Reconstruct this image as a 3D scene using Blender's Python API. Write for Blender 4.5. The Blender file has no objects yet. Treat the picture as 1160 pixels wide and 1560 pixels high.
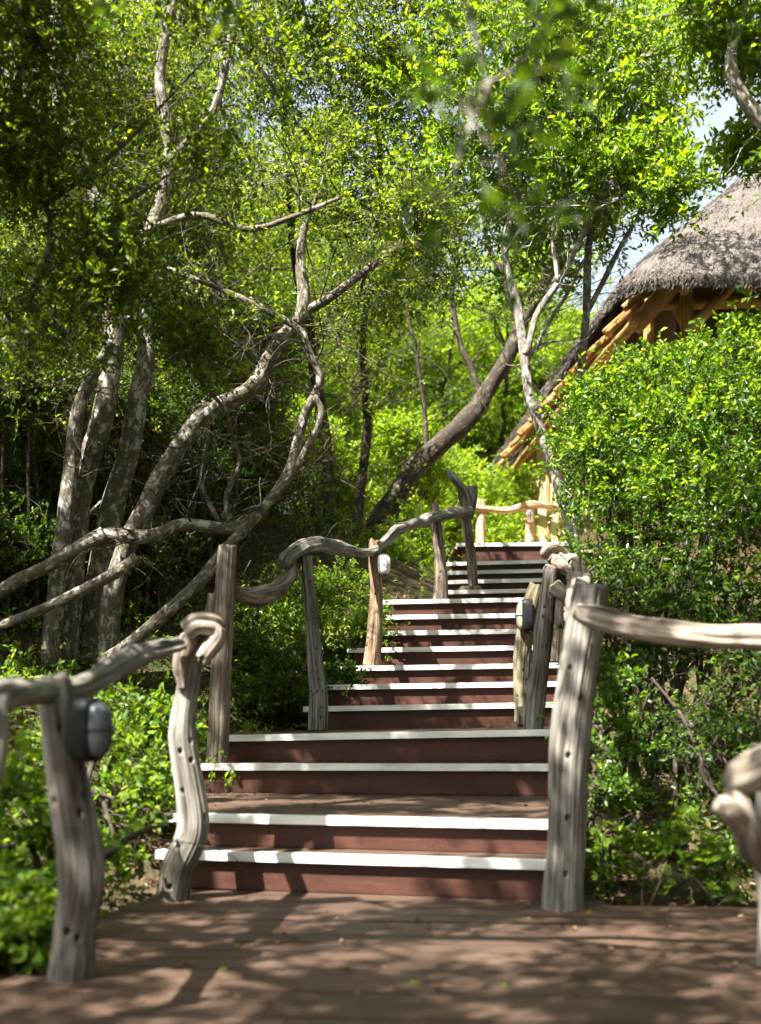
import bpy, math
import numpy as np
from mathutils import Vector

RNG = np.random.default_rng(7)
scene = bpy.context.scene
COL = scene.collection

# ----------------------------------------------------------------------------- survey of the place
F = 1700.0            # focal length in picture pixels
HC = 0.85             # eye height above the lower deck
HY = 1080.0           # picture row of the horizon


def P(x, y, d):
    return np.array([(x - 580.0) * d / F, d, HC + (HY - y) * d / F])


def PX(lst, d=None):
    return np.array([P(p[0], p[1], p[2] if len(p) > 2 else d) for p in lst])


SUN = np.array([-0.50, -0.52, 1.0])
SUN /= np.linalg.norm(SUN)

# ----------------------------------------------------------------------------- noise
def _hash(ix, iy, iz, s):
    h = (ix.astype(np.int64) * 374761393 + iy.astype(np.int64) * 668265263 + iz.astype(np.int64) * 2147483647 + s * 974634777)
    h = (h ^ (h >> 13)) * 1274126177
    h = h & 0x7FFFFFFF
    h = (h ^ (h >> 16)) * 2246822519 & 0x7FFFFFFF
    return (h & 0xFFFFFF) / float(0xFFFFFF)


def vnoise(p, s=0):
    p = np.asarray(p, float)
    i = np.floor(p)
    f = p - i
    f = f * f * (3 - 2 * f)
    ix, iy, iz = i[..., 0], i[..., 1], i[..., 2]
    r = 0
    for dx in (0, 1):
        wx = f[..., 0] if dx else 1 - f[..., 0]
        for dy in (0, 1):
            wy = f[..., 1] if dy else 1 - f[..., 1]
            for dz in (0, 1):
                wz = f[..., 2] if dz else 1 - f[..., 2]
                r = r + wx * wy * wz * _hash(ix + dx, iy + dy, iz + dz, s)
    return r * 2 - 1


def fbm(p, s=0, o=3):
    r, a = 0, 1.0
    for k in range(o):
        r = r + a * vnoise(p * (2 ** k), s + k * 17)
        a *= 0.5
    return r


# ----------------------------------------------------------------------------- mesh building
class MB:
    def __init__(self):
        self.v, self.f3, self.f4, self.tc = [], [], [], []
        self.n = 0

    def add(self, V, F4=None, F3=None, TC=None):
        V = np.asarray(V, float).reshape(-1, 3)
        self.v.append(V)
        self.tc.append(V.copy() if TC is None else np.asarray(TC, float).reshape(-1, 3))
        if F4 is not None and len(F4):
            self.f4.append(np.asarray(F4, np.int64).reshape(-1, 4) + self.n)
        if F3 is not None and len(F3):
            self.f3.append(np.asarray(F3, np.int64).reshape(-1, 3) + self.n)
        self.n += len(V)

    def mesh(self, name, mat, smooth=True, origin=(0, 0, 0)):
        me = bpy.data.meshes.new(name)
        V = np.concatenate(self.v) - np.asarray(origin, float)
        f4 = np.concatenate(self.f4) if self.f4 else np.zeros((0, 4), np.int64)
        f3 = np.concatenate(self.f3) if self.f3 else np.zeros((0, 3), np.int64)
        me.vertices.add(len(V))
        me.vertices.foreach_set('co', V.astype(np.float32).ravel())
        loops = np.concatenate([f4.ravel(), f3.ravel()]).astype(np.int32)
        me.loops.add(len(loops))
        me.loops.foreach_set('vertex_index', loops)
        n4, n3 = len(f4), len(f3)
        st = np.concatenate([np.arange(n4) * 4, n4 * 4 + np.arange(n3) * 3]).astype(np.int32)
        me.polygons.add(n4 + n3)
        me.polygons.foreach_set('loop_start', st)
        me.polygons.foreach_set('use_smooth', np.full(n4 + n3, smooth))
        a = me.attributes.new('tc', 'FLOAT_VECTOR', 'POINT')
        a.data.foreach_set('vector', np.concatenate(self.tc).astype(np.float32).ravel())
        me.update(calc_edges=True)
        me.materials.append(mat)
        return me

    def obj(self, name, mat, parent=None, smooth=True):
        o_ = np.zeros(3)
        if parent is not None:
            o_ = np.array(parent.location)
        me = self.mesh(name, mat, smooth, o_)
        o = bpy.data.objects.new(name, me)
        COL.objects.link(o)
        if parent is not None:
            o.parent = parent
        return o


def tag(o, label=None, cat=None, group=None, kind=None):
    if label: o['label'] = label
    if cat: o['category'] = cat
    if group: o['group'] = group
    if kind: o['kind'] = kind
    return o


def thing(name, label, cat, loc, group=None):
    o = bpy.data.objects.new(name, None)
    o.empty_display_size = 0.1
    COL.objects.link(o)
    o.location = [float(c) for c in loc]
    return tag(o, label, cat, group)


def copy_tree(o, loc, rz, sc=1.0, label=None, group=None):
    c = o.copy()
    COL.objects.link(c)
    c.location = [float(q) for q in loc]
    c.rotation_euler = (0, 0, rz)
    c.scale = (sc, sc, sc)
    if label: c['label'] = label
    if group: c['group'] = group
    for ch in list(o.children):
        d = ch.copy()
        COL.objects.link(d)
        d.parent = c
        for g in list(ch.children):
            e = g.copy()
            COL.objects.link(e)
            e.parent = d
    return c


def catmull(pts, step):
    pts = np.asarray(pts, float)
    if len(pts) == 2:
        n = max(2, int(np.linalg.norm(pts[1][:3] - pts[0][:3]) / step) + 1)
        t = np.linspace(0, 1, n)[:, None]
        return pts[0] * (1 - t) + pts[1] * t
    q = np.vstack([2 * pts[0] - pts[1], pts, 2 * pts[-1] - pts[-2]])
    out = []
    for i in range(1, len(q) - 2):
        p0, p1, p2, p3 = q[i - 1], q[i], q[i + 1], q[i + 2]
        n = max(1, int(np.ceil(np.linalg.norm((p2 - p1)[:3]) / step)))
        t = (np.arange(n) / n)[:, None]
        out.append(0.5 * ((2 * p1) + (-p0 + p2) * t + (2 * p0 - 5 * p1 + 4 * p2 - p3) * t * t + (-p0 + 3 * p1 - 3 * p2 + p3) * t ** 3))
    out.append(pts[-1:])
    return np.vstack(out)


def norm(a):
    return a / np.maximum(np.linalg.norm(a, axis=-1, keepdims=True), 1e-9)


def tube(mb, pts, radii, sides=8, step=0.08, wob=0.0, dis=None, seed=0, flat=None, jag=0.0):
    """A tube along a smoothed line; dis(theta, v, r) gives a radius factor; flat squeezes its second axis."""
    pts = np.asarray(pts, float)
    radii = np.asarray(radii, float) * np.ones(len(pts))
    pr = catmull(np.hstack([pts, radii[:, None]]), step)
    C, R = pr[:, :3].copy(), np.maximum(pr[:, 3], 1e-4)
    seg = np.linalg.norm(np.diff(C, axis=0), axis=1)
    v = np.concatenate([[0], np.cumsum(seg)])
    if wob:
        w = np.stack([vnoise(np.stack([v * 2.2, 0 * v + 3.7 * k, 0 * v + seed * 1.37], 1), seed + k) for k in range(3)], 1)
        C += w * wob * np.minimum(1, v / 0.2)[:, None]
    T = norm(np.gradient(C, axis=0))
    n0 = np.cross(T[0], [0, 1, 0.05] if abs(T[0][1]) < 0.9 else [1, 0, 0])
    n0 /= np.linalg.norm(n0)
    N = np.zeros_like(C)
    N[0] = n0
    for i in range(1, len(C)):
        w = N[i - 1] - T[i] * np.dot(N[i - 1], T[i])
        N[i] = w / max(np.linalg.norm(w), 1e-9)
    B = np.cross(T, N)
    th = np.arange(sides) / sides * 2 * np.pi
    ct, st_ = np.cos(th), np.sin(th)
    rr = R[:, None] * np.ones(sides)
    if dis is not None:
        rr = rr * dis(th[None, :] + 0 * rr, v[:, None] + 0 * rr, rr)
    fl = 1.0 if flat is None else flat
    V = C[:, None, :] + rr[..., None] * (ct[None, :, None] * N[:, None, :] + fl * st_[None, :, None] * B[:, None, :])
    if jag:
        for q, sg in ((-1, 1), (-2, .7), (-3, .4)):
            V[q] = V[q] + T[-1] * (jag * sg * vnoise(np.stack([ct * 2.2, st_ * 2.2, 0 * ct + seed], 1), seed + 3))[:, None]
    n = len(C)
    i, j = np.meshgrid(np.arange(n - 1), np.arange(sides), indexing='ij')
    a = i * sides + j
    b = i * sides + (j + 1) % sides
    F4 = np.stack([a, b, b + sides, a + sides], -1).reshape(-1, 4)
    tc = np.stack([R[:, None] * ct, R[:, None] * st_, v[:, None] + 0 * rr], -1).reshape(-1, 3) + np.array([seed * 3.1, seed * 1.7, seed * 0.9])
    V = V.reshape(-1, 3)
    V2 = [V]
    tc2 = [tc]
    F3 = []
    F4s = [F4]
    base = len(V)
    for end, ring0, s in ((0, 0, -1), (n - 1, (n - 1) * sides, 1)):
        ring = V[ring0:ring0 + sides]
        c = ring.mean(0)
        inner = c + (ring - c) * 0.55 + T[end] * s * 0.10 * R[end]
        V2 += [inner, (c + T[end] * s * 0.12 * R[end])[None]]
        tc2 += [tc[ring0:ring0 + sides] * [0.5, 0.5, 1], tc[ring0:ring0 + 1]]
        k = np.arange(sides)
        k1 = (k + 1) % sides
        F4s.append(np.stack([ring0 + k, ring0 + k1, base + k1, base + k], 1)[:, ::s])
        F3.append(np.stack([base + k, base + k1, 0 * k + base + sides], 1)[:, ::s])
        base += sides + 1
    mb.add(np.vstack(V2), np.vstack(F4s), np.vstack(F3), np.vstack(tc2))
    return C, R


def sticks(mb, A, Bp, ra, rb, sides=3, mid=None):
    """Many thin straight or once-bent twigs at once."""
    A, Bp = np.asarray(A, float), np.asarray(Bp, float)
    n = len(A)
    if n == 0:
        return
    D = norm(Bp - A)
    ref = np.where(np.abs(D[:, 2:3]) < 0.9, np.array([[0, 0, 1.0]]), np.array([[1.0, 0, 0]]))
    N = norm(np.cross(D, ref))
    B = np.cross(D, N)
    th = np.arange(sides) / sides * 2 * np.pi
    rings = [(A, ra)] + ([(mid, 0.5 * (np.asarray(ra) + np.asarray(rb)))] if mid is not None else []) + [(Bp, rb)]
    V = []
    for C, r in rings:
        r = np.asarray(r) * np.ones(n)
        V.append(C[:, None] + r[:, None, None] * (np.cos(th)[None, :, None] * N[:, None] + np.sin(th)[None, :, None] * B[:, None]))
    m = len(rings)
    V = np.stack(V, 1)                     # n, m, sides, 3
    base = (np.arange(n) * m * sides)[:, None, None]
    i = np.arange(m - 1)[None, :, None] * sides
    j = np.arange(sides)[None, None, :]
    j1 = (j + 1) % sides
    F4 = np.stack([base + i + j, base + i + j1, base + i + sides + j1, base + i + sides + j], -1).reshape(-1, 4)
    mb.add(V.reshape(-1, 3), F4)


def leaf_mesh(mb, base, axis, nrm, ln, wd, ovate=False, fold=0.25):
    axis = norm(axis)
    side = norm(np.cross(axis, nrm))
    nn = np.cross(side, axis)
    ln = (np.asarray(ln) * np.ones(len(base)))[:, None]
    wd = (np.asarray(wd) * np.ones(len(base)))[:, None]
    n = len(base)
    o = np.arange(n)[:, None]
    if ovate:
        r1 = base + axis * ln * 0.30 + side * wd * 0.46 + nn * wd * fold
        r2 = base + axis * ln * 0.68 + side * wd * 0.38 + nn * wd * fold
        l1 = base + axis * ln * 0.30 - side * wd * 0.46 + nn * wd * fold
        l2 = base + axis * ln * 0.68 - side * wd * 0.38 + nn * wd * fold
        tip = base + axis * ln - nn * ln * 0.10
        V = np.stack([base, r1, r2, tip, l2, l1], 1).reshape(-1, 3)
        o = o * 6
        F4 = np.vstack([np.hstack([o, o + 1, o + 2, o + 3]), np.hstack([o, o + 3, o + 4, o + 5])])
        mb.add(V, F4)
    else:
        r = base + axis * ln * 0.45 + side * wd * 0.5 + nn * wd * fold
        l = base + axis * ln * 0.45 - side * wd * 0.5 + nn * wd * fold
        V = np.stack([base, r, base + axis * ln, l], 1).reshape(-1, 3)
        o = o * 4
        F3 = np.vstack([np.hstack([o, o + 1, o + 2]), np.hstack([o, o + 2, o + 3])])
        mb.add(V, None, F3)


def rdir(n, rng):
    return norm(rng.normal(size=(n, 3)))


def spray(mb, anchors, dirs, rng, L=9, tl=0.22, ln=0.045, wd=0.02, ovate=False, up=0.7, twigs=None, tw_r=0.0018):
    """Leafy twigs: L leaves set alternately along each twig."""
    n = len(anchors)
    if n == 0:
        return
    dirs = norm(dirs)
    tln = tl * rng.uniform(0.6, 1.35, n)
    side = norm(np.cross(dirs, rdir(n, rng)))
    t = (np.arange(L) + 0.6) / L
    droop = np.array([0, 0, -1.0]) * 0.22
    pos = anchors[:, None] + dirs[:, None] * (tln[:, None] * t)[..., None] + droop * (tln[:, None] * t ** 2)[..., None]
    sg = np.where(np.arange(L) % 2 == 0, 1.0, -1.0)
    ax = 0.65 * dirs[:, None] + 0.85 * sg[None, :, None] * side[:, None] + 0.45 * rng.normal(size=(n, L, 3))
    nr = np.array([0, 0, 1.0]) * up + 0.55 * rng.normal(size=(n, L, 3)) + SUN * 0.15
    s = rng.uniform(0.5, 1.4, (n, L))
    keep = rng.random((n, L)) > 0.10
    leaf_mesh(mb, pos[keep], ax[keep], nr[keep], (ln * s)[keep], (wd * s * rng.uniform(0.85, 1.2, (n, L)))[keep], ovate)
    if twigs is not None:
        end = anchors + dirs * tln[:, None] + droop * tln[:, None]
        sticks(twigs, anchors, end, tw_r, tw_r * 0.5)


def crown(blobs, rng, mbl, mbw, hubs=None, L=9, tl=0.22, ln=0.045, wd=0.02, ovate=False, per=26, sub=14, up=0.7, r_limb=0.012, lean=(0, 0, 0.35), sig=0.30):
    """blobs: (centre, (rx, ry, rz), density). Each blob holds leafy sub-clumps joined by twigs to a limb."""
    for c, rad, den in blobs:
        c = np.asarray(c, float)
        rad = np.asarray(rad, float) * np.ones(3)
        k = max(2, int(round(sub * den)))
        d = rdir(k, rng)
        sc = c + d * rad * (rng.random((k, 1)) ** 0.55) * 0.92
        if hubs is not None and len(hubs):
            h = hubs[np.argmin(np.linalg.norm(hubs - c, axis=1))]
            if np.linalg.norm(h - c) > 1.9:
                h = c + (h - c) * 1.9 / np.linalg.norm(h - c) * 0.3
            mid = 0.5 * (h + c) + rng.normal(size=3) * 0.08 * np.linalg.norm(h - c) + np.array([0, 0, -0.06]) * np.linalg.norm(h - c)
            tube(mbw, [h, mid, c], [r_limb * 1.5, r_limb * 1.1, r_limb * 0.6], 6, 0.15, 0.05, seed=int(rng.integers(1000)))
        m = 0.5 * (c + sc) + rng.normal(size=(k, 3)) * 0.10 * rad
        sticks(mbw, np.repeat(c[None], k, 0), sc, r_limb * 0.55, r_limb * 0.25, 4, mid=m)
        npt = max(4, int(per))
        sig_ = sig * rad.mean()
        an = sc[:, None] + rng.normal(size=(k, npt, 3)) * sig_ * np.array([1, 1, 0.75])
        out = norm(an - sc[:, None]) * 0.8 + d[:, None] * 0.4 + np.asarray(lean) + 0.4 * rng.normal(size=(k, npt, 3))
        an = an.reshape(-1, 3)
        q = rng.random(len(an)) < 0.4
        scr = np.repeat(sc, npt, 0)
        sticks(mbw, scr[q], an[q], r_limb * 0.22, r_limb * 0.12, 3, mid=0.5 * (scr[q] + an[q]) + rng.normal(size=(q.sum(), 3)) * 0.03)
        spray(mbl, an, out.reshape(-1, 3), rng, L, tl, ln, wd, ovate, up, mbw, 0.0016)


# ----------------------------------------------------------------------------- materials
def new_mat(name):
    m = bpy.data.materials.new(name)
    m.use_nodes = True
    nt = m.node_tree
    nt.nodes.clear()
    out = nt.nodes.new('ShaderNodeOutputMaterial')
    return m, nt, out


def N(nt, typ, **kw):
    n = nt.nodes.new(typ)
    for k, v in kw.items():
        if k == 'inp':
            for a, b in v.items():
                n.inputs[a].default_value = b
        else:
            setattr(n, k, v)
    return n


def ramp(nt, stops, fac):
    r = nt.nodes.new('ShaderNodeValToRGB')
    e = r.color_ramp.elements
    while len(e) > 1:
        e.remove(e[0])
    e[0].position, e[0].color = stops[0][0], (*stops[0][1], 1)
    for p, c in stops[1:]:
        x = e.new(p)
        x.color = (*c, 1)
    nt.links.new(fac, r.inputs[0])
    return r.outputs[0]


def coords(nt, scale, attr='tc'):
    a = N(nt, 'ShaderNodeAttribute', attribute_name=attr)
    m = N(nt, 'ShaderNodeMapping')
    m.inputs['Scale'].default_value = scale
    nt.links.new(a.outputs['Vector'], m.inputs['Vector'])
    return m.outputs[0]


def noise(nt, vec, scale, detail=4, rough=0.55):
    n = N(nt, 'ShaderNodeTexNoise', inp={'Scale': scale, 'Detail': detail, 'Roughness': rough})
    nt.links.new(vec, n.inputs['Vector'])
    return n.outputs['Fac']


def mix(nt, fac, a, b, mode='MIX'):
    m = N(nt, 'ShaderNodeMix', data_type='RGBA', blend_type=mode)
    for sock, val in ((0, fac), (6, a), (7, b)):
        if hasattr(val, 'links') or hasattr(val, 'is_linked'):
            nt.links.new(val, m.inputs[sock])
        elif sock == 0:
            m.inputs[0].default_value = val
        else:
            m.inputs[sock].default_value = (*val, 1)
    return m.outputs[2]


def bump(nt, h, strength, dist):
    b = N(nt, 'ShaderNodeBump', inp={'Strength': strength, 'Distance': dist})
    nt.links.new(h, b.inputs['Height'])
    return b.outputs[0]


def pbsdf(nt, out, col, rough=0.7, nrm=None, spec=0.4, metal=0.0):
    p = N(nt, 'ShaderNodeBsdfPrincipled')
    p.inputs['Specular IOR Level'].default_value = spec
    p.inputs['Metallic'].default_value = metal
    for k, v in (('Base Color', col), ('Roughness', rough)):
        if hasattr(v, 'is_linked'):
            nt.links.new(v, p.inputs[k])
        else:
            p.inputs[k].default_value = (*v, 1) if k == 'Base Color' else v
    if nrm is not None:
        nt.links.new(nrm, p.inputs['Normal'])
    nt.links.new(p.outputs[0], out.inputs[0])
    return p


def leaf_mat(name, dark, mid, light, trans=(2.7, 2.55, 0.5), tf=0.50, rough=0.42, spec=0.32):
    m, nt, out = new_mat(name)
    g = N(nt, 'ShaderNodeNewGeometry')
    col = ramp(nt, [(0.0, dark), (0.55, mid), (0.965, light), (0.985, (light[0] * 1.25, light[1] * 1.02, light[2]))], g.outputs['Random Per Island'])
    p = N(nt, 'ShaderNodeBsdfPrincipled')
    p.inputs['Roughness'].default_value = rough
    p.inputs['Specular IOR Level'].default_value = spec
    nt.links.new(col, p.inputs['Base Color'])
    tcol = mix(nt, 1.0, col, trans, 'MULTIPLY')
    t = N(nt, 'ShaderNodeBsdfTranslucent')
    nt.links.new(tcol, t.inputs['Color'])
    ms = N(nt, 'ShaderNodeMixShader')
    ms.inputs[0].default_value = tf
    nt.links.new(p.outputs[0], ms.inputs[1])
    nt.links.new(t.outputs[0], ms.inputs[2])
    nt.links.new(ms.outputs[0], out.inputs[0])
    return m


def wood_mat(name, c_dark, c_mid, c_light, bumpd=0.006):
    m, nt, out = new_mat(name)
    g1 = noise(nt, coords(nt, (38, 38, 1.6)), 1.0, 6, 0.65)
    g2 = noise(nt, coords(nt, (160, 160, 5)), 1.0, 4, 0.6)
    big = noise(nt, coords(nt, (5, 5, 3.0)), 1.0, 3)
    c = ramp(nt, [(0.34, c_dark), (0.46, c_mid), (0.66, c_light)], g1)
    c2 = ramp(nt, [(0.36, (0.16, 0.14, 0.12)), (0.48, (1, 1, 1)), (1, (1, 1, 1))], g2)
    c = mix(nt, 0.65, c, c2, 'MULTIPLY')
    tint = ramp(nt, [(0.3, (0.52, 0.46, 0.40)), (0.5, (0.95, 0.93, 0.90)), (0.7, (1.12, 1.08, 1.0))], big)
    c = mix(nt, 1.0, c, tint, 'MULTIPLY')
    ad = N(nt, 'ShaderNodeMath', operation='ADD')
    nt.links.new(g1, ad.inputs[0])
    nt.links.new(g2, ad.inputs[1])
    pbsdf(nt, out, c, 0.82, bump(nt, ad.outputs[0], 0.8, bumpd), 0.25)
    return m


def bark_mat(name, base, dark, lich, lo=0.50, hi=0.60, bd=0.008):
    m, nt, out = new_mat(name)
    big = noise(nt, coords(nt, (17, 17, 11)), 1.0, 6, 0.68)
    fine = noise(nt, coords(nt, (70, 70, 25)), 1.0, 5, 0.65)
    c = ramp(nt, [(0.3, dark), (0.62, base)], fine)
    f = ramp(nt, [(lo, (0, 0, 0)), (hi, (1, 1, 1))], big)
    lc = mix(nt, fine, tuple(x * 0.7 for x in lich), lich)
    c = mix(nt, f, c, lc)
    m2 = noise(nt, coords(nt, (16, 16, 12)), 1.0, 4)
    f2 = ramp(nt, [(0.58, (0, 0, 0)), (0.66, (1, 1, 1))], m2)
    c = mix(nt, f2, c, (0.10, 0.10, 0.045))
    ad = N(nt, 'ShaderNodeMath', operation='ADD')
    nt.links.new(big, ad.inputs[0])
    nt.links.new(fine, ad.inputs[1])
    pbsdf(nt, out, c, 0.88, bump(nt, ad.outputs[0], 0.9, bd), 0.2)
    return m


def paint_wood(name, col, wear, rough, wear_lo=0.62, sc=1.0, spec=0.45):
    m, nt, out = new_mat(name)
    g = noise(nt, coords(nt, (3.0 * sc, 60 * sc, 60 * sc)), 1.0, 6, 0.6)
    b = noise(nt, coords(nt, (2.3, 2.9, 9)), 1.0, 5, 0.6)
    sp = noise(nt, coords(nt, (120, 120, 120)), 1.0, 2, 0.5)
    c = mix(nt, g, tuple(x * 0.78 for x in col), tuple(x * 1.22 for x in col))
    t = ramp(nt, [(0.30, (0.62, 0.62, 0.62)), (0.5, (0.98, 0.98, 0.98)), (0.7, (1.28, 1.26, 1.22))], b)
    c = mix(nt, 1.0, c, t, 'MULTIPLY')
    mm = N(nt, 'ShaderNodeMath', operation='MULTIPLY')
    nt.links.new(g, mm.inputs[0])
    nt.links.new(b, mm.inputs[1])
    wf = ramp(nt, [(wear_lo * 0.55, (0, 0, 0)), (wear_lo * 0.68, (1, 1, 1))], mm.outputs[0])
    c = mix(nt, wf, c, wear)
    sf = ramp(nt, [(0.66, (0, 0, 0)), (0.74, (0.8, 0.8, 0.8))], sp)
    c = mix(nt, sf, c, wear)
    r = ramp(nt, [(0.2, (rough - 0.12,) * 3), (0.8, (rough + 0.15,) * 3)], b)
    pbsdf(nt, out, c, r, bump(nt, g, 0.35, 0.003), spec)
    return m


M = {}
M['post'] = wood_mat('weathered_grey_wood', (0.042, 0.038, 0.034), (0.145, 0.138, 0.128), (0.32, 0.31, 0.29))
M['post_warm'] = wood_mat('weathered_brown_wood', (0.07, 0.045, 0.027), (0.21, 0.145, 0.092), (0.42, 0.33, 0.235))
M['post_green'] = wood_mat('mossy_grey_wood', (0.045, 0.040, 0.026), (0.15, 0.135, 0.090), (0.31, 0.285, 0.21))
M['post_rail'] = wood_mat('bleached_branch_wood', (0.048, 0.038, 0.030), (0.175, 0.150, 0.125), (0.37, 0.335, 0.29))
M['post_dark'] = wood_mat('dark_weathered_wood', (0.045, 0.036, 0.029), (0.14, 0.115, 0.095), (0.30, 0.26, 0.22))
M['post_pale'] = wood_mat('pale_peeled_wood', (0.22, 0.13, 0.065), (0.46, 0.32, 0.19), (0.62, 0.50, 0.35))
M['pole'] = wood_mat('treated_pole', (0.16, 0.09, 0.03), (0.38, 0.225, 0.080), (0.50, 0.33, 0.13))
M['bark'] = bark_mat('lichen_bark', (0.135, 0.115, 0.09), (0.04, 0.033, 0.026), (0.40, 0.39, 0.34), 0.52, 0.60, 0.012)
M['bark_dark'] = bark_mat('dark_bark', (0.055, 0.043, 0.033), (0.02, 0.016, 0.013), (0.15, 0.15, 0.125), 0.56, 0.68)
M['bark_pale'] = bark_mat('pale_bark', (0.20, 0.18, 0.15), (0.06, 0.05, 0.042), (0.42, 0.41, 0.38), 0.50, 0.58)
M['riser'] = paint_wood('brown_painted_board', (0.053, 0.0205, 0.0138), (0.15, 0.080, 0.054), 0.52, 0.72, spec=0.28)
M['deck'] = paint_wood('brown_deck_board', (0.064, 0.040, 0.029), (0.175, 0.128, 0.095), 0.60, 0.62, spec=0.22)
M['deck_bounce'] = paint_wood('bounce_deck_board', (0.46, 0.33, 0.20), (0.5, 0.4, 0.28), 0.6, 0.8)  # unseen upper deck boards made pale to bounce sun under the eave
M['white'] = paint_wood('white_paint', (0.66, 0.66, 0.64), (0.34, 0.30, 0.26), 0.5, 0.76)

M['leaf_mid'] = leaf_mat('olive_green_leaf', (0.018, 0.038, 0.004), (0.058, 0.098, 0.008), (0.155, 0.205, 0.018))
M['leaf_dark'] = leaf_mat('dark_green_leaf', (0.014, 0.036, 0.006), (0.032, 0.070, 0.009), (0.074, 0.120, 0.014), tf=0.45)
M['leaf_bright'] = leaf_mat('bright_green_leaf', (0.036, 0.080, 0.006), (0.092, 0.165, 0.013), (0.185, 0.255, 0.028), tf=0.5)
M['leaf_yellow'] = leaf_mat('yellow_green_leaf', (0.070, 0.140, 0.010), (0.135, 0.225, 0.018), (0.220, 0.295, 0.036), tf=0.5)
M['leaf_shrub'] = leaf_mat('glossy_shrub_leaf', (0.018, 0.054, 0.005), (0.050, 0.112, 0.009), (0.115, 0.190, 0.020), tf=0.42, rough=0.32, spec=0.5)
M['leaf_herb'] = leaf_mat('soft_herb_leaf', (0.045, 0.098, 0.010), (0.090, 0.158, 0.016), (0.155, 0.215, 0.030), tf=0.40, rough=0.5, spec=0.3)
M['litter'] = leaf_mat('dry_leaf', (0.07, 0.035, 0.018), (0.17, 0.095, 0.05), (0.30, 0.20, 0.12), trans=(1, 1, 1), tf=0.12, rough=0.7, spec=0.2)


def ground_mat():
    m, nt, out = new_mat('forest_soil')
    a = noise(nt, coords(nt, (1, 1, 1)), 1.2, 6)
    b = noise(nt, coords(nt, (1, 1, 1)), 22, 6, 0.7)
    c = ramp(nt, [(0.3, (0.030, 0.022, 0.013)), (0.5, (0.075, 0.052, 0.032)), (0.72, (0.13, 0.10, 0.065))], b)
    f = ramp(nt, [(0.42, (0, 0, 0)), (0.6, (1, 1, 1))], a)
    c = mix(nt, f, c, (0.045, 0.055, 0.018))
    pbsdf(nt, out, c, 0.95, bump(nt, b, 1.0, 0.03), 0.1)
    return m


M['soil'] = ground_mat()


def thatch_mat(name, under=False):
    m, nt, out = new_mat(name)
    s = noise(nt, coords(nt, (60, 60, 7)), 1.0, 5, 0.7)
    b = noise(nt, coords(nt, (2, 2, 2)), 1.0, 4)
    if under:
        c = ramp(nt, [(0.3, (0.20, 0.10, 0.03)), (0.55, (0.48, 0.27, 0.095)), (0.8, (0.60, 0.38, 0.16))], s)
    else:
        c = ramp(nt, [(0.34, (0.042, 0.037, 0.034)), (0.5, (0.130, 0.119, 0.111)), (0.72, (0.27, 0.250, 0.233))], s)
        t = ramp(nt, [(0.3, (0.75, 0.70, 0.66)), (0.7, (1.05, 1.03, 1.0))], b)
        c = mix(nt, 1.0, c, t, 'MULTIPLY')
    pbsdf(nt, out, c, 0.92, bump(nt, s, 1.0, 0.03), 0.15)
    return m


M['thatch'] = thatch_mat('grey_thatch')
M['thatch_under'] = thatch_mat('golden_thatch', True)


def plain(name, col, rough=0.6, var=0.25, sc=14, spec=0.4, metal=0.0):
    m, nt, out = new_mat(name)
    n = noise(nt, coords(nt, (1, 1, 1)), sc, 5, 0.6)
    c = mix(nt, n, tuple(x * (1 - var) for x in col), tuple(x * (1 + var) for x in col))
    pbsdf(nt, out, c, rough, bump(nt, n, 0.15, 0.002), spec, metal)
    return m


M['canvas'] = plain('tan_canvas_wall', (0.62, 0.51, 0.30), 0.85, 0.10, 5)
M['brownwall'] = plain('dark_brown_wall', (0.10, 0.062, 0.032), 0.8, 0.25, 4)
M['timber'] = plain('varnished_timber', (0.36, 0.21, 0.085), 0.6, 0.3, 12)
M['black'] = plain('black_lamp_metal', (0.010, 0.011, 0.013), 0.45, 0.2, 40, 0.2)
M['grey'] = plain('grey_lamp_metal', (0.09, 0.085, 0.08), 0.45, 0.2, 40)
M['brownlamp'] = plain('rusty_lamp_metal', (0.22, 0.12, 0.06), 0.55, 0.3, 40)
M['frost'] = plain('frosted_lamp_glass', (0.72, 0.70, 0.64), 0.22, 0.05, 20, 0.6)
M['cream_shaded'] = plain('shaded_cream_glass', (0.34, 0.30, 0.20), 0.3, 0.1, 20, 0.5)  # cream glass made darker, the shade on it painted in
M['frost_shaded'] = plain('shaded_lamp_glass', (0.075, 0.088, 0.105), 0.22, 0.08, 20, 0.6)  # frosted glass darkened and cooled, its shade put into the colour

# ----------------------------------------------------------------------------- terrain
SY = np.array([-60, 2.0, 4.6, 5.3, 6.5, 8.2, 9.5, 11.0, 13.3, 15.5, 18, 25, 40, 70, 400.])
SZ = np.array([-0.6, -0.30, -0.25, 0.0, 0.22, 0.40, 0.90, 1.55, 2.40, 2.66, 2.75, 3.4, 6.0, 9.0, 9.5])


def left_edge(y):
    return np.interp(y, [-5, 3.7, 4.9, 5.4, 8.4, 9.3, 10.2, 11.3, 11.5, 13.5, 22], [-1.75, -1.30, -1.02, -1.02, -0.60, -0.36, -0.24, -0.05, 0.65, 0.9, 0.9])


def right_edge(y):
    return np.interp(y, [-5, 4.5, 5.0, 13.5, 20], [4.0, 3.0, 0.95, 2.3, 3.0])


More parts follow.
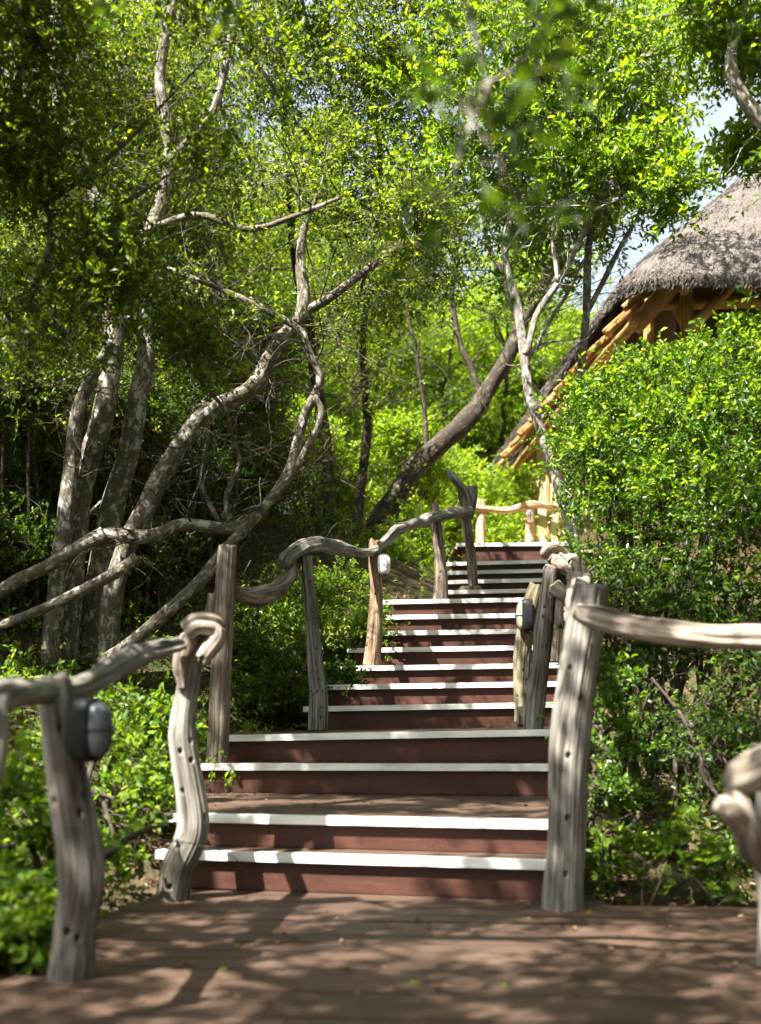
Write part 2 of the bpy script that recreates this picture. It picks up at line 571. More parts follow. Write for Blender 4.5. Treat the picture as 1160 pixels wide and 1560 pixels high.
def ground(x, y, nz=True):
    x, y = np.asarray(x, float), np.asarray(y, float)
    z = np.interp(y, SY, SZ)
    dl = np.clip(left_edge(y) - 0.05 - x, 0, 5)
    near = np.clip((y - 2.0) / 4.0, 0.25, 1.0)
    z = z + near * 0.95 * (1 - np.exp(-dl * 0.62)) + 0.10 * np.clip(dl - 1, 0, 4)
    dr = np.clip(x - right_edge(y), 0, 6)
    z = z - 0.10 * np.clip(dr, 0, 1)
    if nz:
        p = np.stack([x * 0.9, y * 0.9, 0 * x], -1)
        out = np.clip(np.maximum(left_edge(y) - x, x - right_edge(y)) / 0.4, 0, 1)
        z = z + 0.07 * fbm(p, 5, 3) * out
    return z


gx = np.concatenate([-np.geomspace(12, 420, 22)[::-1], np.linspace(-11.8, 11.8, 170), np.geomspace(12, 420, 22)])
gy = np.concatenate([-np.geomspace(3, 300, 16)[::-1], np.linspace(-2.8, 24, 200), np.geomspace(24.3, 420, 30)])
GX, GY = np.meshgrid(gx, gy, indexing='ij')
GZ = ground(GX, GY)
a = np.arange(len(gx) - 1)[:, None] * len(gy) + np.arange(len(gy) - 1)[None]
a = a.ravel()
mb = MB()
mb.add(np.stack([GX, GY, GZ], -1).reshape(-1, 3), np.stack([a, a + len(gy), a + len(gy) + 1, a + 1], 1))
tag(mb.obj('ground', M['soil']), kind='structure')


# ----------------------------------------------------------------------------- boxes from corner frames
def prism(mb, quad, thick, bev=0.004):
    """Slab under a top quad (4 points, counter-clockwise from above), with chamfered upper rim."""
    q = np.asarray(quad, float)
    c = q.mean(0)
    inn = q + norm(c - q) * bev
    top = inn.copy()
    rim = q - [0, 0, bev]
    bot = q - [0, 0, thick]
    V = np.vstack([top, rim, bot])
    F4 = [[0, 1, 2, 3], [11, 10, 9, 8]]
    for k in range(4):
        k1 = (k + 1) % 4
        F4 += [[k, 4 + k, 4 + k1, k1], [4 + k, 8 + k, 8 + k1, 4 + k1]]
    ex = norm(q[1] - q[0])
    ey = norm(q[3] - q[0])
    TC = np.stack([(V - q[0]) @ ex, (V - q[0]) @ ey, V[:, 2]], 1) + RNG.uniform(0, 40, 3)
    mb.add(V, F4, None, TC)


def bar(mb, A, B, depth_dir, depth, h, bev=0.003, r=None):
    """Horizontal bar whose top-front edge runs A..B; it reaches back along depth_dir and down h."""
    A, B, dd = np.asarray(A, float), np.asarray(B, float), np.asarray(depth_dir, float)
    prism(mb, [A, B, B + dd * depth, A + dd * depth], h, bev)


# ----------------------------------------------------------------------------- lower deck
def deck_boards(x0f, x1f, y0, y1, z, yaw, w=0.142, gap=0.015):
    mb = MB()
    t = math.tan(yaw)
    y = y0
    while y < y1 - 0.01:
        ww = min(w, y1 - y)
        x0, x1 = x0f(y), x1f(y)
        dz = RNG.normal() * 0.0012
        j = RNG.uniform(-0.012, 0.012, 2)
        cuts = [x0 + j[0], x1 + j[1]]
        if x1 - x0 > 3:
            cuts.insert(1, RNG.uniform(x0 + 1.5, x1 - 1.0))
        for ca, cb in zip(cuts[:-1], cuts[1:]):
            q = [[ca + 0.002, y - t * ca, z + dz], [cb - 0.002, y - t * cb, z + dz + RNG.normal() * 0.0008], [cb - 0.002, y + ww - gap - t * cb, z + dz], [ca + 0.002, y + ww - gap - t * ca, z + dz + RNG.normal() * 0.0008]]
            prism(mb, q, 0.034, 0.007)
        y += w
    return mb


DY = math.radians(4)
mb = deck_boards(lambda y: float(np.interp(y, [-1, 3.7, 4.9, 5.2], [-1.8, -1.33, -1.05, -1.05])), lambda y: 4.2 if y < 4.79 else 0.98, -1.2, 5.20, 0.0, DY)
tag(mb.obj('deck', M['deck'], smooth=False), kind='structure')

# ----------------------------------------------------------------------------- staircase
#        xl   xr   yl     yr     d     yaw(deg)
STEPS = [
    (237, 890, 1296.0, 1314.0, 5.07, 12),
    (249, 888, 1240.0, 1252.0, 5.27, 12),
    (286, 882, 1164.0, 1165.0, 6.68, 9),
    (333, 882, 1121.0, 1111.0, 7.00, 8),
    (462, 878, 1077.0, 1069.5, 8.40, 7),
    (482, 877, 1044.0, 1038.0, 8.85, 7),
    (514, 876, 1015.5, 1010.0, 9.30, 7),
    (529, 875, 988.0, 982.5, 9.75, 7),
    (543, 875, 962.5, 957.5, 10.2, 7),
    (560, 875, 938.0, 933.5, 10.6, 7),
    (566, 874, 915.0, 909.5, 11.0, 7),
    (668, 872, 900.0, 896.0, 11.6, 7),
    (677, 872, 884.5, 880.0, 12.05, 7),
    (679, 871, 870.5, 866.0, 12.5, 7),
    (681, 871, 857.0, 852.0, 13.0, 7),
    (696, 871, 828.0, 826.0, 13.4, 5),
]
stair = thing('staircase', 'long outdoor staircase of brown painted boards with white step edges climbing through the trees', 'staircase', (0, 5.07, 0))
SL, SR, SB = [], [], []
for (xl, xr, yl, yr, d, yaw) in STEPS:
    t = math.tan(math.radians(yaw))
    xc = ((xl + xr) / 2 - 580) * d / F
    Xl, Xr = (xl - 580) * d / F, (xr - 580) * d / F
    for _ in range(3):
        dl, dr = d - t * (Xl - xc), d - t * (Xr - xc)
        Xl, Xr = (xl - 580) * dl / F, (xr - 580) * dr / F
    SL.append(np.array([Xl, dl, HC + (HY - yl) * dl / F]))
    SR.append(np.array([Xr, dr, HC + (HY - yr) * dr / F]))
    e = norm(SR[-1] - SL[-1])
    SB.append(norm(np.array([-e[1], e[0], 0.0])))
for i in range(len(STEPS)):
    A, B, bk = SL[i], SR[i], SB[i]
    ex = norm(B - A)
    nh = 0.041
    mb = MB()
    # nosing: slightly uneven bar in three lengths butted together
    bar(mb, A + [0, 0, 0.003], B + [0, 0, 0.003], bk, 0.052, nh, 0.004)
    mb.obj('nosing', M['white'], stair, smooth=False)
    # riser set back under the nosing
    ins = 0.035
    A1, B1 = A + ex * 0.055 + bk * ins, B - ex * 0.05 + bk * ins
    zl = 0.0 if i == 0 else None
    if i == 0:
        bz = np.array([0.004, 0.004])
    else:
        bz = np.array([SL[i - 1][2], SR[i - 1][2]]) + 0.004
    V = []
    for p, b in ((A1, bz[0]), (B1, bz[1])):
        for q in (p, p + bk * 0.03):
            V += [[q[0], q[1], b], [q[0], q[1], p[2] - nh + 0.002]]
    V = np.array(V)   # A front lo,hi, A back lo,hi, B front lo,hi, B back lo,hi
    mb = MB()
    TC = np.stack([(V - V[0]) @ ex, (V - V[0]) @ bk, V[:, 2]], 1) + RNG.uniform(0, 40, 3)
    mb.add(V, [[0, 4, 5, 1], [2, 3, 7, 6], [1, 5, 7, 3], [0, 2, 6, 4], [0, 1, 3, 2], [4, 6, 7, 5]], None, TC)
    mb.obj('riser', M['riser'], stair, smooth=False)
    # tread behind the nosing, in boards up to the next riser
    A2, B2 = A + bk * 0.054, B + bk * 0.054
    if i + 1 < len(STEPS):
        C2, D2 = SL[i + 1] + SB[i + 1] * 0.066, SR[i + 1] + SB[i + 1] * 0.066
        C2 = np.array([C2[0], C2[1], A[2]]); D2 = np.array([D2[0], D2[1], B[2]])
        # keep the tread's own full width at the back
        if i in (3, 10):
            C2[0] = A2[0] + (0.0 if i == 3 else 0.1)
    else:
        C2, D2 = A2 + bk * 0.8, B2 + bk * 0.8
    L = np.linalg.norm(C2 - A2)
    nb = max(1, int(round(L / 0.142)))
    mb = MB()
    for k in range(nb):
        s0, s1 = k / nb, (k + 1) / nb - 0.006 / L
        prism(mb, [A2 + (C2 - A2) * s0, B2 + (D2 - B2) * s0, B2 + (D2 - B2) * s1, A2 + (C2 - A2) * s1], 0.036, 0.004)
    mb.obj('tread', M['deck'], stair, smooth=False)
# side boards closing the flights
for S, inw in ((SL, 1), (SR, -1)):
    mb = MB()
    for i in range(len(STEPS)):
        ex = norm(SR[i] - SL[i]) * inw
        p0 = S[i] + ex * 0.058 + SB[i] * 0.068
        p1 = (S[i + 1] + norm(SR[i + 1] - SL[i + 1]) * inw * 0.058 + SB[i + 1] * 0.034) if i + 1 < len(STEPS) else p0 + SB[i] * 0.6
        zt = S[i][2] - 0.040
        zb = float(ground((p0[0] + p1[0]) / 2, (p0[1] + p1[1]) / 2, False)) - 0.1
        zb = min(zb, zt - 0.2)
        w = ex * 0.03
        V = []
        for q in (p0, p0 + w, p1 + w, p1):
            V += [[q[0], q[1], zb], [q[0], q[1], zt]]
        mb.add(V, [[0, 1, 3, 2], [2, 3, 5, 4], [4, 5, 7, 6], [6, 7, 1, 0], [1, 7, 5, 3]])
    mb.obj('side_board', M['riser'], stair, smooth=False)

# upper deck at the head of the stairs
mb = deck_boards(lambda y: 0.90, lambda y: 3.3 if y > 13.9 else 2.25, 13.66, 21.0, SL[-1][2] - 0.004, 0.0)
tag(mb.obj('upper_deck', M['deck_bounce'], smooth=False), kind='structure')


# ----------------------------------------------------------------------------- gnarled posts and rails
def gnarl(seed, lump=0.13, groove=0.05, holes=(), hr=0.011, crack=0.06):
    def f(th, v, r):
        p = np.stack([np.cos(th) * 1.1, np.sin(th) * 1.1, v * 3.2], -1)
        g = np.stack([np.cos(th) * 4.5, np.sin(th) * 4.5, v * 1.1], -1)
        h = np.stack([np.cos(th) * 13, np.sin(th) * 13, v * 2.5], -1)
        o = 1 + lump * fbm(p + seed * 7.1, seed, 2) + groove * vnoise(g + seed * 3.3, seed + 50) + 0.040 * vnoise(h, seed + 90) + 0.022 * vnoise(h * [2.1, 2.1, 1.3], seed + 95)
        k1 = vnoise(np.stack([np.cos(th) * 1.8, np.sin(th) * 1.8, v * 9.0], -1) + seed * 1.9, seed + 33)
        o = o + lump * 0.9 * np.clip(k1 - 0.45, 0, 1)
        if crack:
            cth = th + 0.5 * vnoise(np.stack([v * 1.3, 0 * v + seed, 0 * v], -1), seed)
            cr = np.abs(np.sin(cth * 1.5 + seed)) * 17
            o = o - 2.3 * crack * np.exp(-(cr * 1.1) ** 2) * np.clip(1.2 * np.sin(v * 4 + seed) + 0.4, 0, 1)
        for (ht, hv) in holes:
            da = (th - ht + np.pi) % (2 * np.pi) - np.pi
            dd = (da * r) ** 2 + ((v - hv) * 0.62) ** 2
            o = o - 0.55 * np.exp(-(dd / (hr * 0.72) ** 2) ** 3)
        return o
    return f


def post(parent, pts, rad, mat, seed, holes=(), name='post', sides=90, step=0.0055, lump=0.12, crack=0.07, flat=None, hr=0.010, groove=0.05):
    mb = MB()
    tube(mb, pts, rad, sides, step, 0.012, gnarl(seed, lump, groove, holes, hr, crack), seed, flat, 0.022)
    return mb.obj(name, M[mat], parent)


def rnd_holes(rng, n, L, lo=0.6, hi=2.6):
    return [(rng.uniform(lo, hi), rng.uniform(0.08, L - 0.08)) for _ in range(n)]


def pxr(w, d):
    return w * 0.5 * d / F


hrng = np.random.default_rng(21)
# near left run -------------------------------------------------------------------------------
rl = thing('branch_railing', 'near left railing of crooked grey branches with a black lamp on its post', 'railing', (-1.0, 3.5, 0))
d = 3.52
post(rl, PX([(108, 1494), (112, 1420), (122, 1330), (108, 1220), (92, 1130), (78, 1030)], d), [pxr(70, d), pxr(62, d), pxr(68, d), pxr(64, d), pxr(56, d), pxr(54, d)], 'post', 3, rnd_holes(hrng, 7, 0.9), hr=0.010, lump=0.06, crack=0.10)
d = 4.98
post(rl, PX([(262, 1374), (272, 1320), (293, 1262), (287, 1195), (279, 1120), (288, 1050), (296, 985), (306, 962)], d), [pxr(50, d), pxr(50, d), pxr(46, d), pxr(44, d), pxr(42, d), pxr(32, d), pxr(36, d), pxr(30, d)], 'post', 8, rnd_holes(hrng, 7, 1.1), lump=0.12, crack=0.16)
d = 3.0
post(rl, PX([(-110, 1560, 2.75), (-75, 1380, 2.75), (-34, 1250, 2.78), (-8, 1150, 2.8), (-6, 1070, 2.82)]), [0.05, 0.045, 0.038, 0.034, 0.03], 'post', 12)
mb = MB()
tube(mb, PX([(-30, 1082, 2.75), (10, 1064, 3.0), (60, 1062, 3.42), (125, 1052, 3.62), (182, 1014, 4.0), (225, 992, 4.45), (270, 984, 4.86)]), [0.040, 0.040, 0.036, 0.042, 0.046, 0.038, 0.034], 40, 0.008, 0.03, gnarl(4, 0.34, 0.10, crack=0.10), 4)
mb.obj('handrail', M['post'], rl)
mb = MB()  # curled burl at the railing end
tube(mb, PX([(284, 962, 4.9), (300, 950, 4.9), (322, 952, 4.92), (334, 962, 4.95)]), [0.032, 0.038, 0.042, 0.036], 48, 0.006, 0.014, gnarl(6, 0.40, 0.20, crack=0.18), 6, None, 0.02)
tube(mb, PX([(334, 956, 4.9), (330, 975, 4.9), (318, 992, 4.87), (308, 1004, 4.86)]), [0.030, 0.038, 0.036, 0.030], 48, 0.006, 0.012, gnarl(7, 0.40, 0.20, crack=0.18), 7, None, 0.02)
tube(mb, PX([(279, 1050, 4.93), (276, 1010, 4.92), (288, 975, 4.94), (303, 968, 4.96)]), [0.02, 0.04, 0.045, 0.03], 24, 0.012, 0.01, gnarl(9, 0.25, 0.06), 9)
mb.obj('burl', M['post_rail'], rl)

# long left run up the stairs ------------------------------------------------------------------
ru = thing('branch_railing', 'long railing of crooked branches and grey posts up the left side of the stairs', 'railing', P(330, 1165, 6.95))
d = 6.95
post(ru, PX([(331, 1164), (335, 1060), (341, 940), (347, 834)], d), [pxr(33, d), pxr(32, d), pxr(30, d), pxr(28, d)], 'post_dark', 15, [], lump=0.04, crack=0.05, groove=0.03)
post(ru, PX([(318, 1010), (322, 950), (326, 905)], 7.05), [pxr(14, d), pxr(20, d), pxr(16, d)], 'post_dark', 17, lump=0.1)
d = 8.2
post(ru, PX([(485, 1112), (486, 1060), (480, 1000), (474, 940), (470, 890), (469, 845)], d), [pxr(28, d), pxr(27, d), pxr(23, d), pxr(20, d), pxr(19, d), pxr(17, d)], 'post', 19, rnd_holes(hrng, 14, 1.2), hr=0.008)
d = 9.5
post(ru, PX([(566, 1014), (570, 960), (574, 900), (573, 860), (572, 824)], d), [pxr(26, d), pxr(23, d), pxr(19, d), pxr(18, d), pxr(18, d)], 'post_warm', 23, rnd_holes(hrng, 6, 1.0), hr=0.008, lump=0.1)
d = 11.2
post(ru, PX([(671, 914), (672, 870), (667, 815), (662, 768)], d), [pxr(23, d), pxr(18, d), pxr(15, d), pxr(12, d)], 'post_dark', 25, rnd_holes(hrng, 4, .9), hr=0.008)
d = 11.8
post(ru, PX([(722, 899), (720, 850), (712, 790), (707, 746)], d), [pxr(15, d), pxr(15, d), pxr(15, d), pxr(17, d)], 'post_dark', 27, rnd_holes(hrng, 4, .9), hr=0.008)
post(ru, PX([(716, 790, 11.9), (720, 765, 11.9), (719, 742, 11.9)]), [pxr(10, d), pxr(14, d), pxr(15, d)], 'post', 28)
mb = MB()
tube(mb, PX([(360, 908, 7.0), (385, 908, 7.3), (420, 900, 7.7), (440, 884, 8.0), (447, 862, 8.15), (462, 845, 8.3)]), [0.042, 0.056, 0.052, 0.056, 0.040, 0.036], 30, 0.014, 0.02, gnarl(31, 0.45, 0.10, crack=0.12), 31)
mb.obj('handrail', M['post_dark'], ru)
mb = MB()
tube(mb, PX([(432, 862, 8.0), (442, 846, 8.08), (468, 833, 8.25), (510, 832, 8.7), (545, 840, 9.2), (572, 836, 9.45), (600, 812, 9.9), (632, 797, 10.5), (645, 797, 10.7), (668, 786, 11.2), (700, 780, 11.6), (716, 778, 11.75)]),
     [0.040, 0.048, 0.050, 0.044, 0.038, 0.044, 0.046, 0.052, 0.060, 0.048, 0.050, 0.04], 30, 0.014, 0.02, gnarl(33, 0.42, 0.10, crack=0.12), 33)
mb.obj('handrail', M['post'], ru)
mb = MB()
tube(mb, PX([(681, 716, 11.7), (690, 728, 11.7), (702, 744, 11.74), (711, 766, 11.78), (714, 790, 11.75)]), [0.022, 0.045, 0.045, 0.036, 0.03], 24, 0.014, 0.02, gnarl(35, 0.25, 0.05), 35)
mb.obj('branch_stub', M['post'], ru)
mb = MB()
q = P(719, 897, 11.75)
prism(mb, [q + [-0.13, -0.08, 0.02], q + [0.09, -0.10, 0.02], q + [0.09, 0.08, 0.02], q + [-0.13, 0.08, 0.02]], 0.05, 0.012)
mb.obj('post_block', M['post_warm'], ru, smooth=False)

# right run -------------------------------------------------------------------------------------
rr = thing('branch_railing', 'right railing with thick split grey post at the stair foot and twisted branch rails', 'railing', (0.78, 4.75, 0))
d = 4.75
post(rr, PX([(858, 1386), (859, 1310), (861, 1220), (866, 1130), (879, 1030), (893, 950), (904, 888)], d), [pxr(58, d), pxr(56, d), pxr(58, d), pxr(62, d), pxr(58, d), pxr(56, d), pxr(50, d)], 'post', 41, [(1.5, .16), (1.45, .40), (1.35, .66), (1.7, .90), (0.9, 1.02)], hr=0.011, lump=0.10, crack=0.12, sides=110, step=0.005)
d = 7.0
post(rr, PX([(811, 1163), (815, 1090), (825, 1010), (832, 940), (838, 866)], d), [pxr(24, d), pxr(30, d), pxr(28, d), pxr(26, d), pxr(21, d)], 'post', 43, rnd_holes(hrng, 8, 1.2), hr=0.008)
d = 8.3
post(rr, PX([(798, 1100), (796, 1040), (800, 970), (810, 920), (818, 892)], d), [pxr(26, d), pxr(26, d), pxr(28, d), pxr(26, d), pxr(22, d)], 'post_green', 45, rnd_holes(hrng, 5, .8), hr=0.008, lump=0.16)
d = 9.6
post(rr, PX([(846, 1008), (848, 970), (851, 930), (849, 880)], d), [pxr(16, d), pxr(20, d), pxr(18, d), pxr(16, d)], 'post_dark', 47, lump=0.2)
mb = MB()
q = P(803, 1076, 8.05)
prism(mb, [q + [-0.065, -0.05, 0], q + [0.055, -0.05, 0], q + [0.055, 0.07, 0], q + [-0.065, 0.07, 0]], 0.13, 0.008)
mb.obj('post_block', M['post_green'], rr, smooth=False)
mb = MB()
tube(mb, PX([(842, 848, 7.3), (862, 856, 7.1), (876, 872, 6.7), (884, 900, 6.0), (872, 935, 5.6), (880, 960, 5.2)]), [0.050, 0.062, 0.058, 0.058, 0.046, 0.04], 36, 0.012, 0.02, gnarl(51, 0.55, 0.14, crack=0.14), 51)
tube(mb, PX([(829, 850, 7.15), (838, 842, 7.15), (856, 850, 7.2), (868, 866, 7.2), (851, 878, 7.1), (834, 866, 7.05)]), [0.03, 0.05, 0.06, 0.055, 0.05, 0.03], 30, 0.012, 0.02, gnarl(53, 0.6, 0.16, crack=0.16), 53)
mb.obj('handrail', M['post_rail'], rr)
mb = MB()
tube(mb, PX([(842, 892, 7.1), (860, 905, 6.6), (885, 935, 5.7), (900, 955, 5.0)]), [0.045, 0.05, 0.042, 0.04], 24, 0.014, 0.02, gnarl(57, 0.2, 0.06), 57)
mb.obj('brace', M['post_dark'], rr)
mb = MB()
tube(mb, PX([(878, 930, 4.58), (905, 940, 4.55), (960, 952, 4.5), (1020, 957, 4.42), (1090, 966, 4.35), (1165, 972, 4.28), (1260, 985, 4.2)]), [0.030, 0.044, 0.045, 0.050, 0.045, 0.048, 0.046], 44, 0.008, 0.022, gnarl(55, 0.28, 0.12, crack=0.18), 55)
mb.obj('handrail', M['post_rail'], rr)

# nearest right gnarled end ------------------------------------------------------------------------
rn = thing('branch_railing', 'knobbly blurred branch end and post at the right edge of the lower deck', 'railing', (1.05, 3.0, 0))
post(rn, PX([(1172, 1470, 3.45), (1170, 1380, 3.45), (1166, 1300, 3.45), (1176, 1180, 3.45)]), [0.04, 0.034, 0.042, 0.05], 'post', 61)
mb = MB()
tube(mb, PX([(1090, 1238, 3.0), (1104, 1228, 3.0), (1122, 1242, 3.02), (1146, 1262, 3.1), (1175, 1280, 3.3)]), [0.016, 0.030, 0.032, 0.040, 0.04], 24, 0.012, 0.01, gnarl(63, 0.25), 63)
tube(mb, PX([(1112, 1196, 3.1), (1135, 1182, 3.05), (1160, 1172, 3.0), (1200, 1150, 2.9)]), [0.03, 0.05, 0.055, 0.05], 24, 0.012, 0.01, gnarl(65, 0.3), 65)
tube(mb, PX([(1120, 1200, 3.08), (1132, 1240, 3.05), (1150, 1290, 3.1), (1172, 1310, 3.3)]), [0.03, 0.034, 0.04, 0.04], 24, 0.012, 0.01, gnarl(67, 0.3), 67)
mb.obj('burl', M['post_rail'], rn)

# railing on the upper deck ------------------------------------------------------------------------
rt = thing('branch_railing', 'sunlit pale pole railing on the upper deck beside the thatched lodge', 'railing', P(733, 826, 15))
zt = SL[-1][2]
for (x, y, w, dd, sd) in ((733, 761, 14, 15.0, 71), (808, 764, 15, 15.0, 73)):
    p1 = P(x, y, dd)
    p0 = np.array([p1[0], dd, zt - 0.005])
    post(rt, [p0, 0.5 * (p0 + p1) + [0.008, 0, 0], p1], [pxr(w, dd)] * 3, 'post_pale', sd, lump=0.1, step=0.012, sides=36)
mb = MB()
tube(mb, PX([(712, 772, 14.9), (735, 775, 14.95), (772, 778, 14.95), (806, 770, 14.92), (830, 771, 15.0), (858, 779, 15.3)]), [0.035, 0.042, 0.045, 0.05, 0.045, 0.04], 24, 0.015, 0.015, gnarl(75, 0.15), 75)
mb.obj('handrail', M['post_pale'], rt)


# ----------------------------------------------------------------------------- bulkhead lamps
def sup(n, rx, rz, e=3.2):
    t = np.arange(n) / n * 2 * np.pi
    return np.stack([rx * np.sign(np.cos(t)) * np.abs(np.cos(t)) ** (2 / e), rz * np.sign(np.sin(t)) * np.abs(np.sin(t)) ** (2 / e)], 1)


def lamp(label, loc, yaw, w, h, dep, body, glass, cage):
    """Oval caged bulkhead lamp; local -y is its face."""
    root = thing('bulkhead_lamp', label, 'lamp', loc, 'caged bulkhead lamps on the railing posts')
    c, s = math.cos(yaw), math.sin(yaw)
    R = np.array([[c, -s, 0], [s, c, 0], [0, 0, 1]])
    loc = np.asarray(loc, float)

    def stack(rings, n=40, capend=True):
        V, F4 = [], []
        for (k, y) in rings:
            q = sup(n, w / 2 * k, h / 2 * k)
            V.append(np.stack([q[:, 0], 0 * q[:, 0] + y, q[:, 1]], 1))
        for i in range(len(rings) - 1):
            j = np.arange(n); j1 = (j + 1) % n
            F4.append(np.stack([i * n + j, i * n + j1, (i + 1) * n + j1, (i + 1) * n + j], 1))
        V = np.vstack(V)
        m = len(V)
        V = np.vstack([V, [[0, rings[-1][1], 0]], [[0, rings[0][1], 0]]])
        j = np.arange(n); j1 = (j + 1) % n
        F3 = np.vstack([np.stack([(len(rings) - 1) * n + j, (len(rings) - 1) * n + j1, 0 * j + m], 1), np.stack([j1, j, 0 * j + m + 1], 1)])
        return V @ R.T + loc, np.vstack(F4), F3

    mb = MB(); V, a4, a3 = stack([(0.92, 0.0), (0.97, -0.006), (1.0, -dep * 0.50), (0.97, -dep * 0.58), (0.86, -dep * 0.60)])
    mb.add(V, a4, a3); mb.obj('housing', M[body], root)
    mb = MB(); V, a4, a3 = stack([(0.84, -dep * 0.60), (0.83, -dep * 0.72), (0.76, -dep * 0.86), (0.58, -dep * 0.95), (0.3, -dep * 0.99)])
    mb.add(V, a4, a3); mb.obj('glass', M[glass], root)
    mb = MB()
    r = w * 0.032
    for (kx, kz, y) in ((0.92, 0.92, -dep * 0.60),):
        q = sup(48, w / 2 * kx, h / 2 * kz)
        pts = np.stack([q[:, 0], 0 * q[:, 0] + y, q[:, 1]], 1)
        pts = np.vstack([pts, pts[:2]]) @ R.T + loc
        tube(mb, pts, r, 6, 0.02)
    for pl in ('v', 'h'):
        t = np.linspace(-1, 1, 15)
        if pl == 'v':
            pts = np.stack([0 * t, -dep * (0.60 + 0.46 * (1 - t ** 4)), t * h / 2 * 0.92], 1)
        else:
            pts = np.stack([t * w / 2 * 0.92, -dep * (0.60 + 0.46 * (1 - t ** 4)), 0 * t], 1)
        tube(mb, pts @ R.T + loc, r, 6, 0.02)
    mb.obj('cage', M[cage], root)
    return root


lamp('black caged lamp on the nearest left railing post', P(116, 1112, 3.47), math.radians(70), 0.115, 0.20, 0.12, 'black', 'frost_shaded', 'black')
lamp('white oval lamp with dark cage on the brown left post halfway up', P(583, 862, 9.42), math.radians(20), 0.105, 0.185, 0.10, 'grey', 'frost', 'grey')
lamp('black backed lamp seen from the side on the short right post', P(812, 938, 8.18), math.radians(-98), 0.12, 0.25, 0.12, 'black', 'cream_shaded', 'black')
lamp('small pale lamp on the upper deck railing post near the lodge', P(807, 788, 14.88), math.radians(0), 0.11, 0.19, 0.09, 'brownlamp', 'frost', 'brownlamp')

# ----------------------------------------------------------------------------- thatched lodge
lodge = thing('thatched_lodge', 'lodge with a steep grey thatched hip roof and pole rafters half hidden by bushes', 'building', (3.0, 13.2, 2.8))
X0, Y0, Y1, X1 = 2.62, 12.0, 21.9, 11.2
ZE = 5.50
hw = (X1 - X0) / 2
RZ = hw


def rounded_outline(x0, y0, x1, y1, r, step):
    pts = []
    def arc(cx, cy, a0, a1):
        for a in np.linspace(a0, a1, 14):
            pts.append((cx + r * math.cos(a), cy + r * math.sin(a)))
    def line(a, b):
        n = max(2, int(math.dist(a, b) / step))
        for t in np.linspace(0, 1, n, endpoint=False)[1:]:
            pts.append((a[0] + (b[0] - a[0]) * t, a[1] + (b[1] - a[1]) * t))
    pi = math.pi
    arc(x0 + r, y1 - r, pi / 2, pi); line((x0, y1 - r), (x0, y0 + r))
    arc(x0 + r, y0 + r, pi, 1.5 * pi); line((x0 + r, y0), (x1 - r, y0))
    arc(x1 - r, y0 + r, 1.5 * pi, 2 * pi); line((x1, y0 + r), (x1, y1 - r))
    arc(x1 - r, y1 - r, 0, pi / 2); line((x1 - r, y1), (x0 + r, y1))
    return np.array(pts)


OUT = rounded_outline(X0, Y0, X1, Y1, 0.55, 0.12)
# the long left eave runs slightly toward the viewer's left with distance
OUT[:, 0] -= 0.055 * (OUT[:, 1] - Y0) * np.clip((X1 - OUT[:, 0]) / (X1 - X0), 0, 1)
rxm = (X0 + X1) / 2
RID = np.stack([np.full(len(OUT), rxm), np.clip(OUT[:, 1], Y0 + hw, max(Y0 + hw + 0.1, Y1 - hw))], 1)


def roof_ring(t, zoff):
    xy = OUT * (1 - t) + RID * t
    z = ZE + RZ * t - 0.10 * math.exp(-t * 9) + zoff
    return np.column_stack([xy, np.full(len(xy), z)])


mb = MB()
ts = np.concatenate([np.linspace(0, 0.1, 9), np.linspace(0.12, 1, 46)])
n = len(OUT)
TH = 0.13
rings = [roof_ring(0.0, -0.0) + np.column_stack([(RID - OUT) * 0.012, np.zeros(n)])]
for t in ts:
    rings.append(roof_ring(t, TH * (1 - 0.25 * math.exp(-t * 40))))
V = np.vstack(rings)
V[:, 2] += 0.035 * fbm(V * 2.3, 3, 3)
V[:, :2] += 0.03 * np.stack([vnoise(V * 5, 8), vnoise(V * 5, 9)], 1)
i, j = np.meshgrid(np.arange(len(rings) - 1), np.arange(n), indexing='ij')
j1 = (j + 1) % n
F4 = np.stack([i * n + j, i * n + j1, (i + 1) * n + j1, (i + 1) * n + j], -1).reshape(-1, 4)
lip = (i < 8) & (V[(i * n + j).ravel(), 1].reshape(i.shape) > Y0 + 0.7) & (V[(i * n + j).ravel(), 0].reshape(i.shape) < X0 + 0.4)  # left lip alone turns golden, painting in light thrown up from below
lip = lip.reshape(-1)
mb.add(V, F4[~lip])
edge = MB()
edge.add(V, F4[lip])
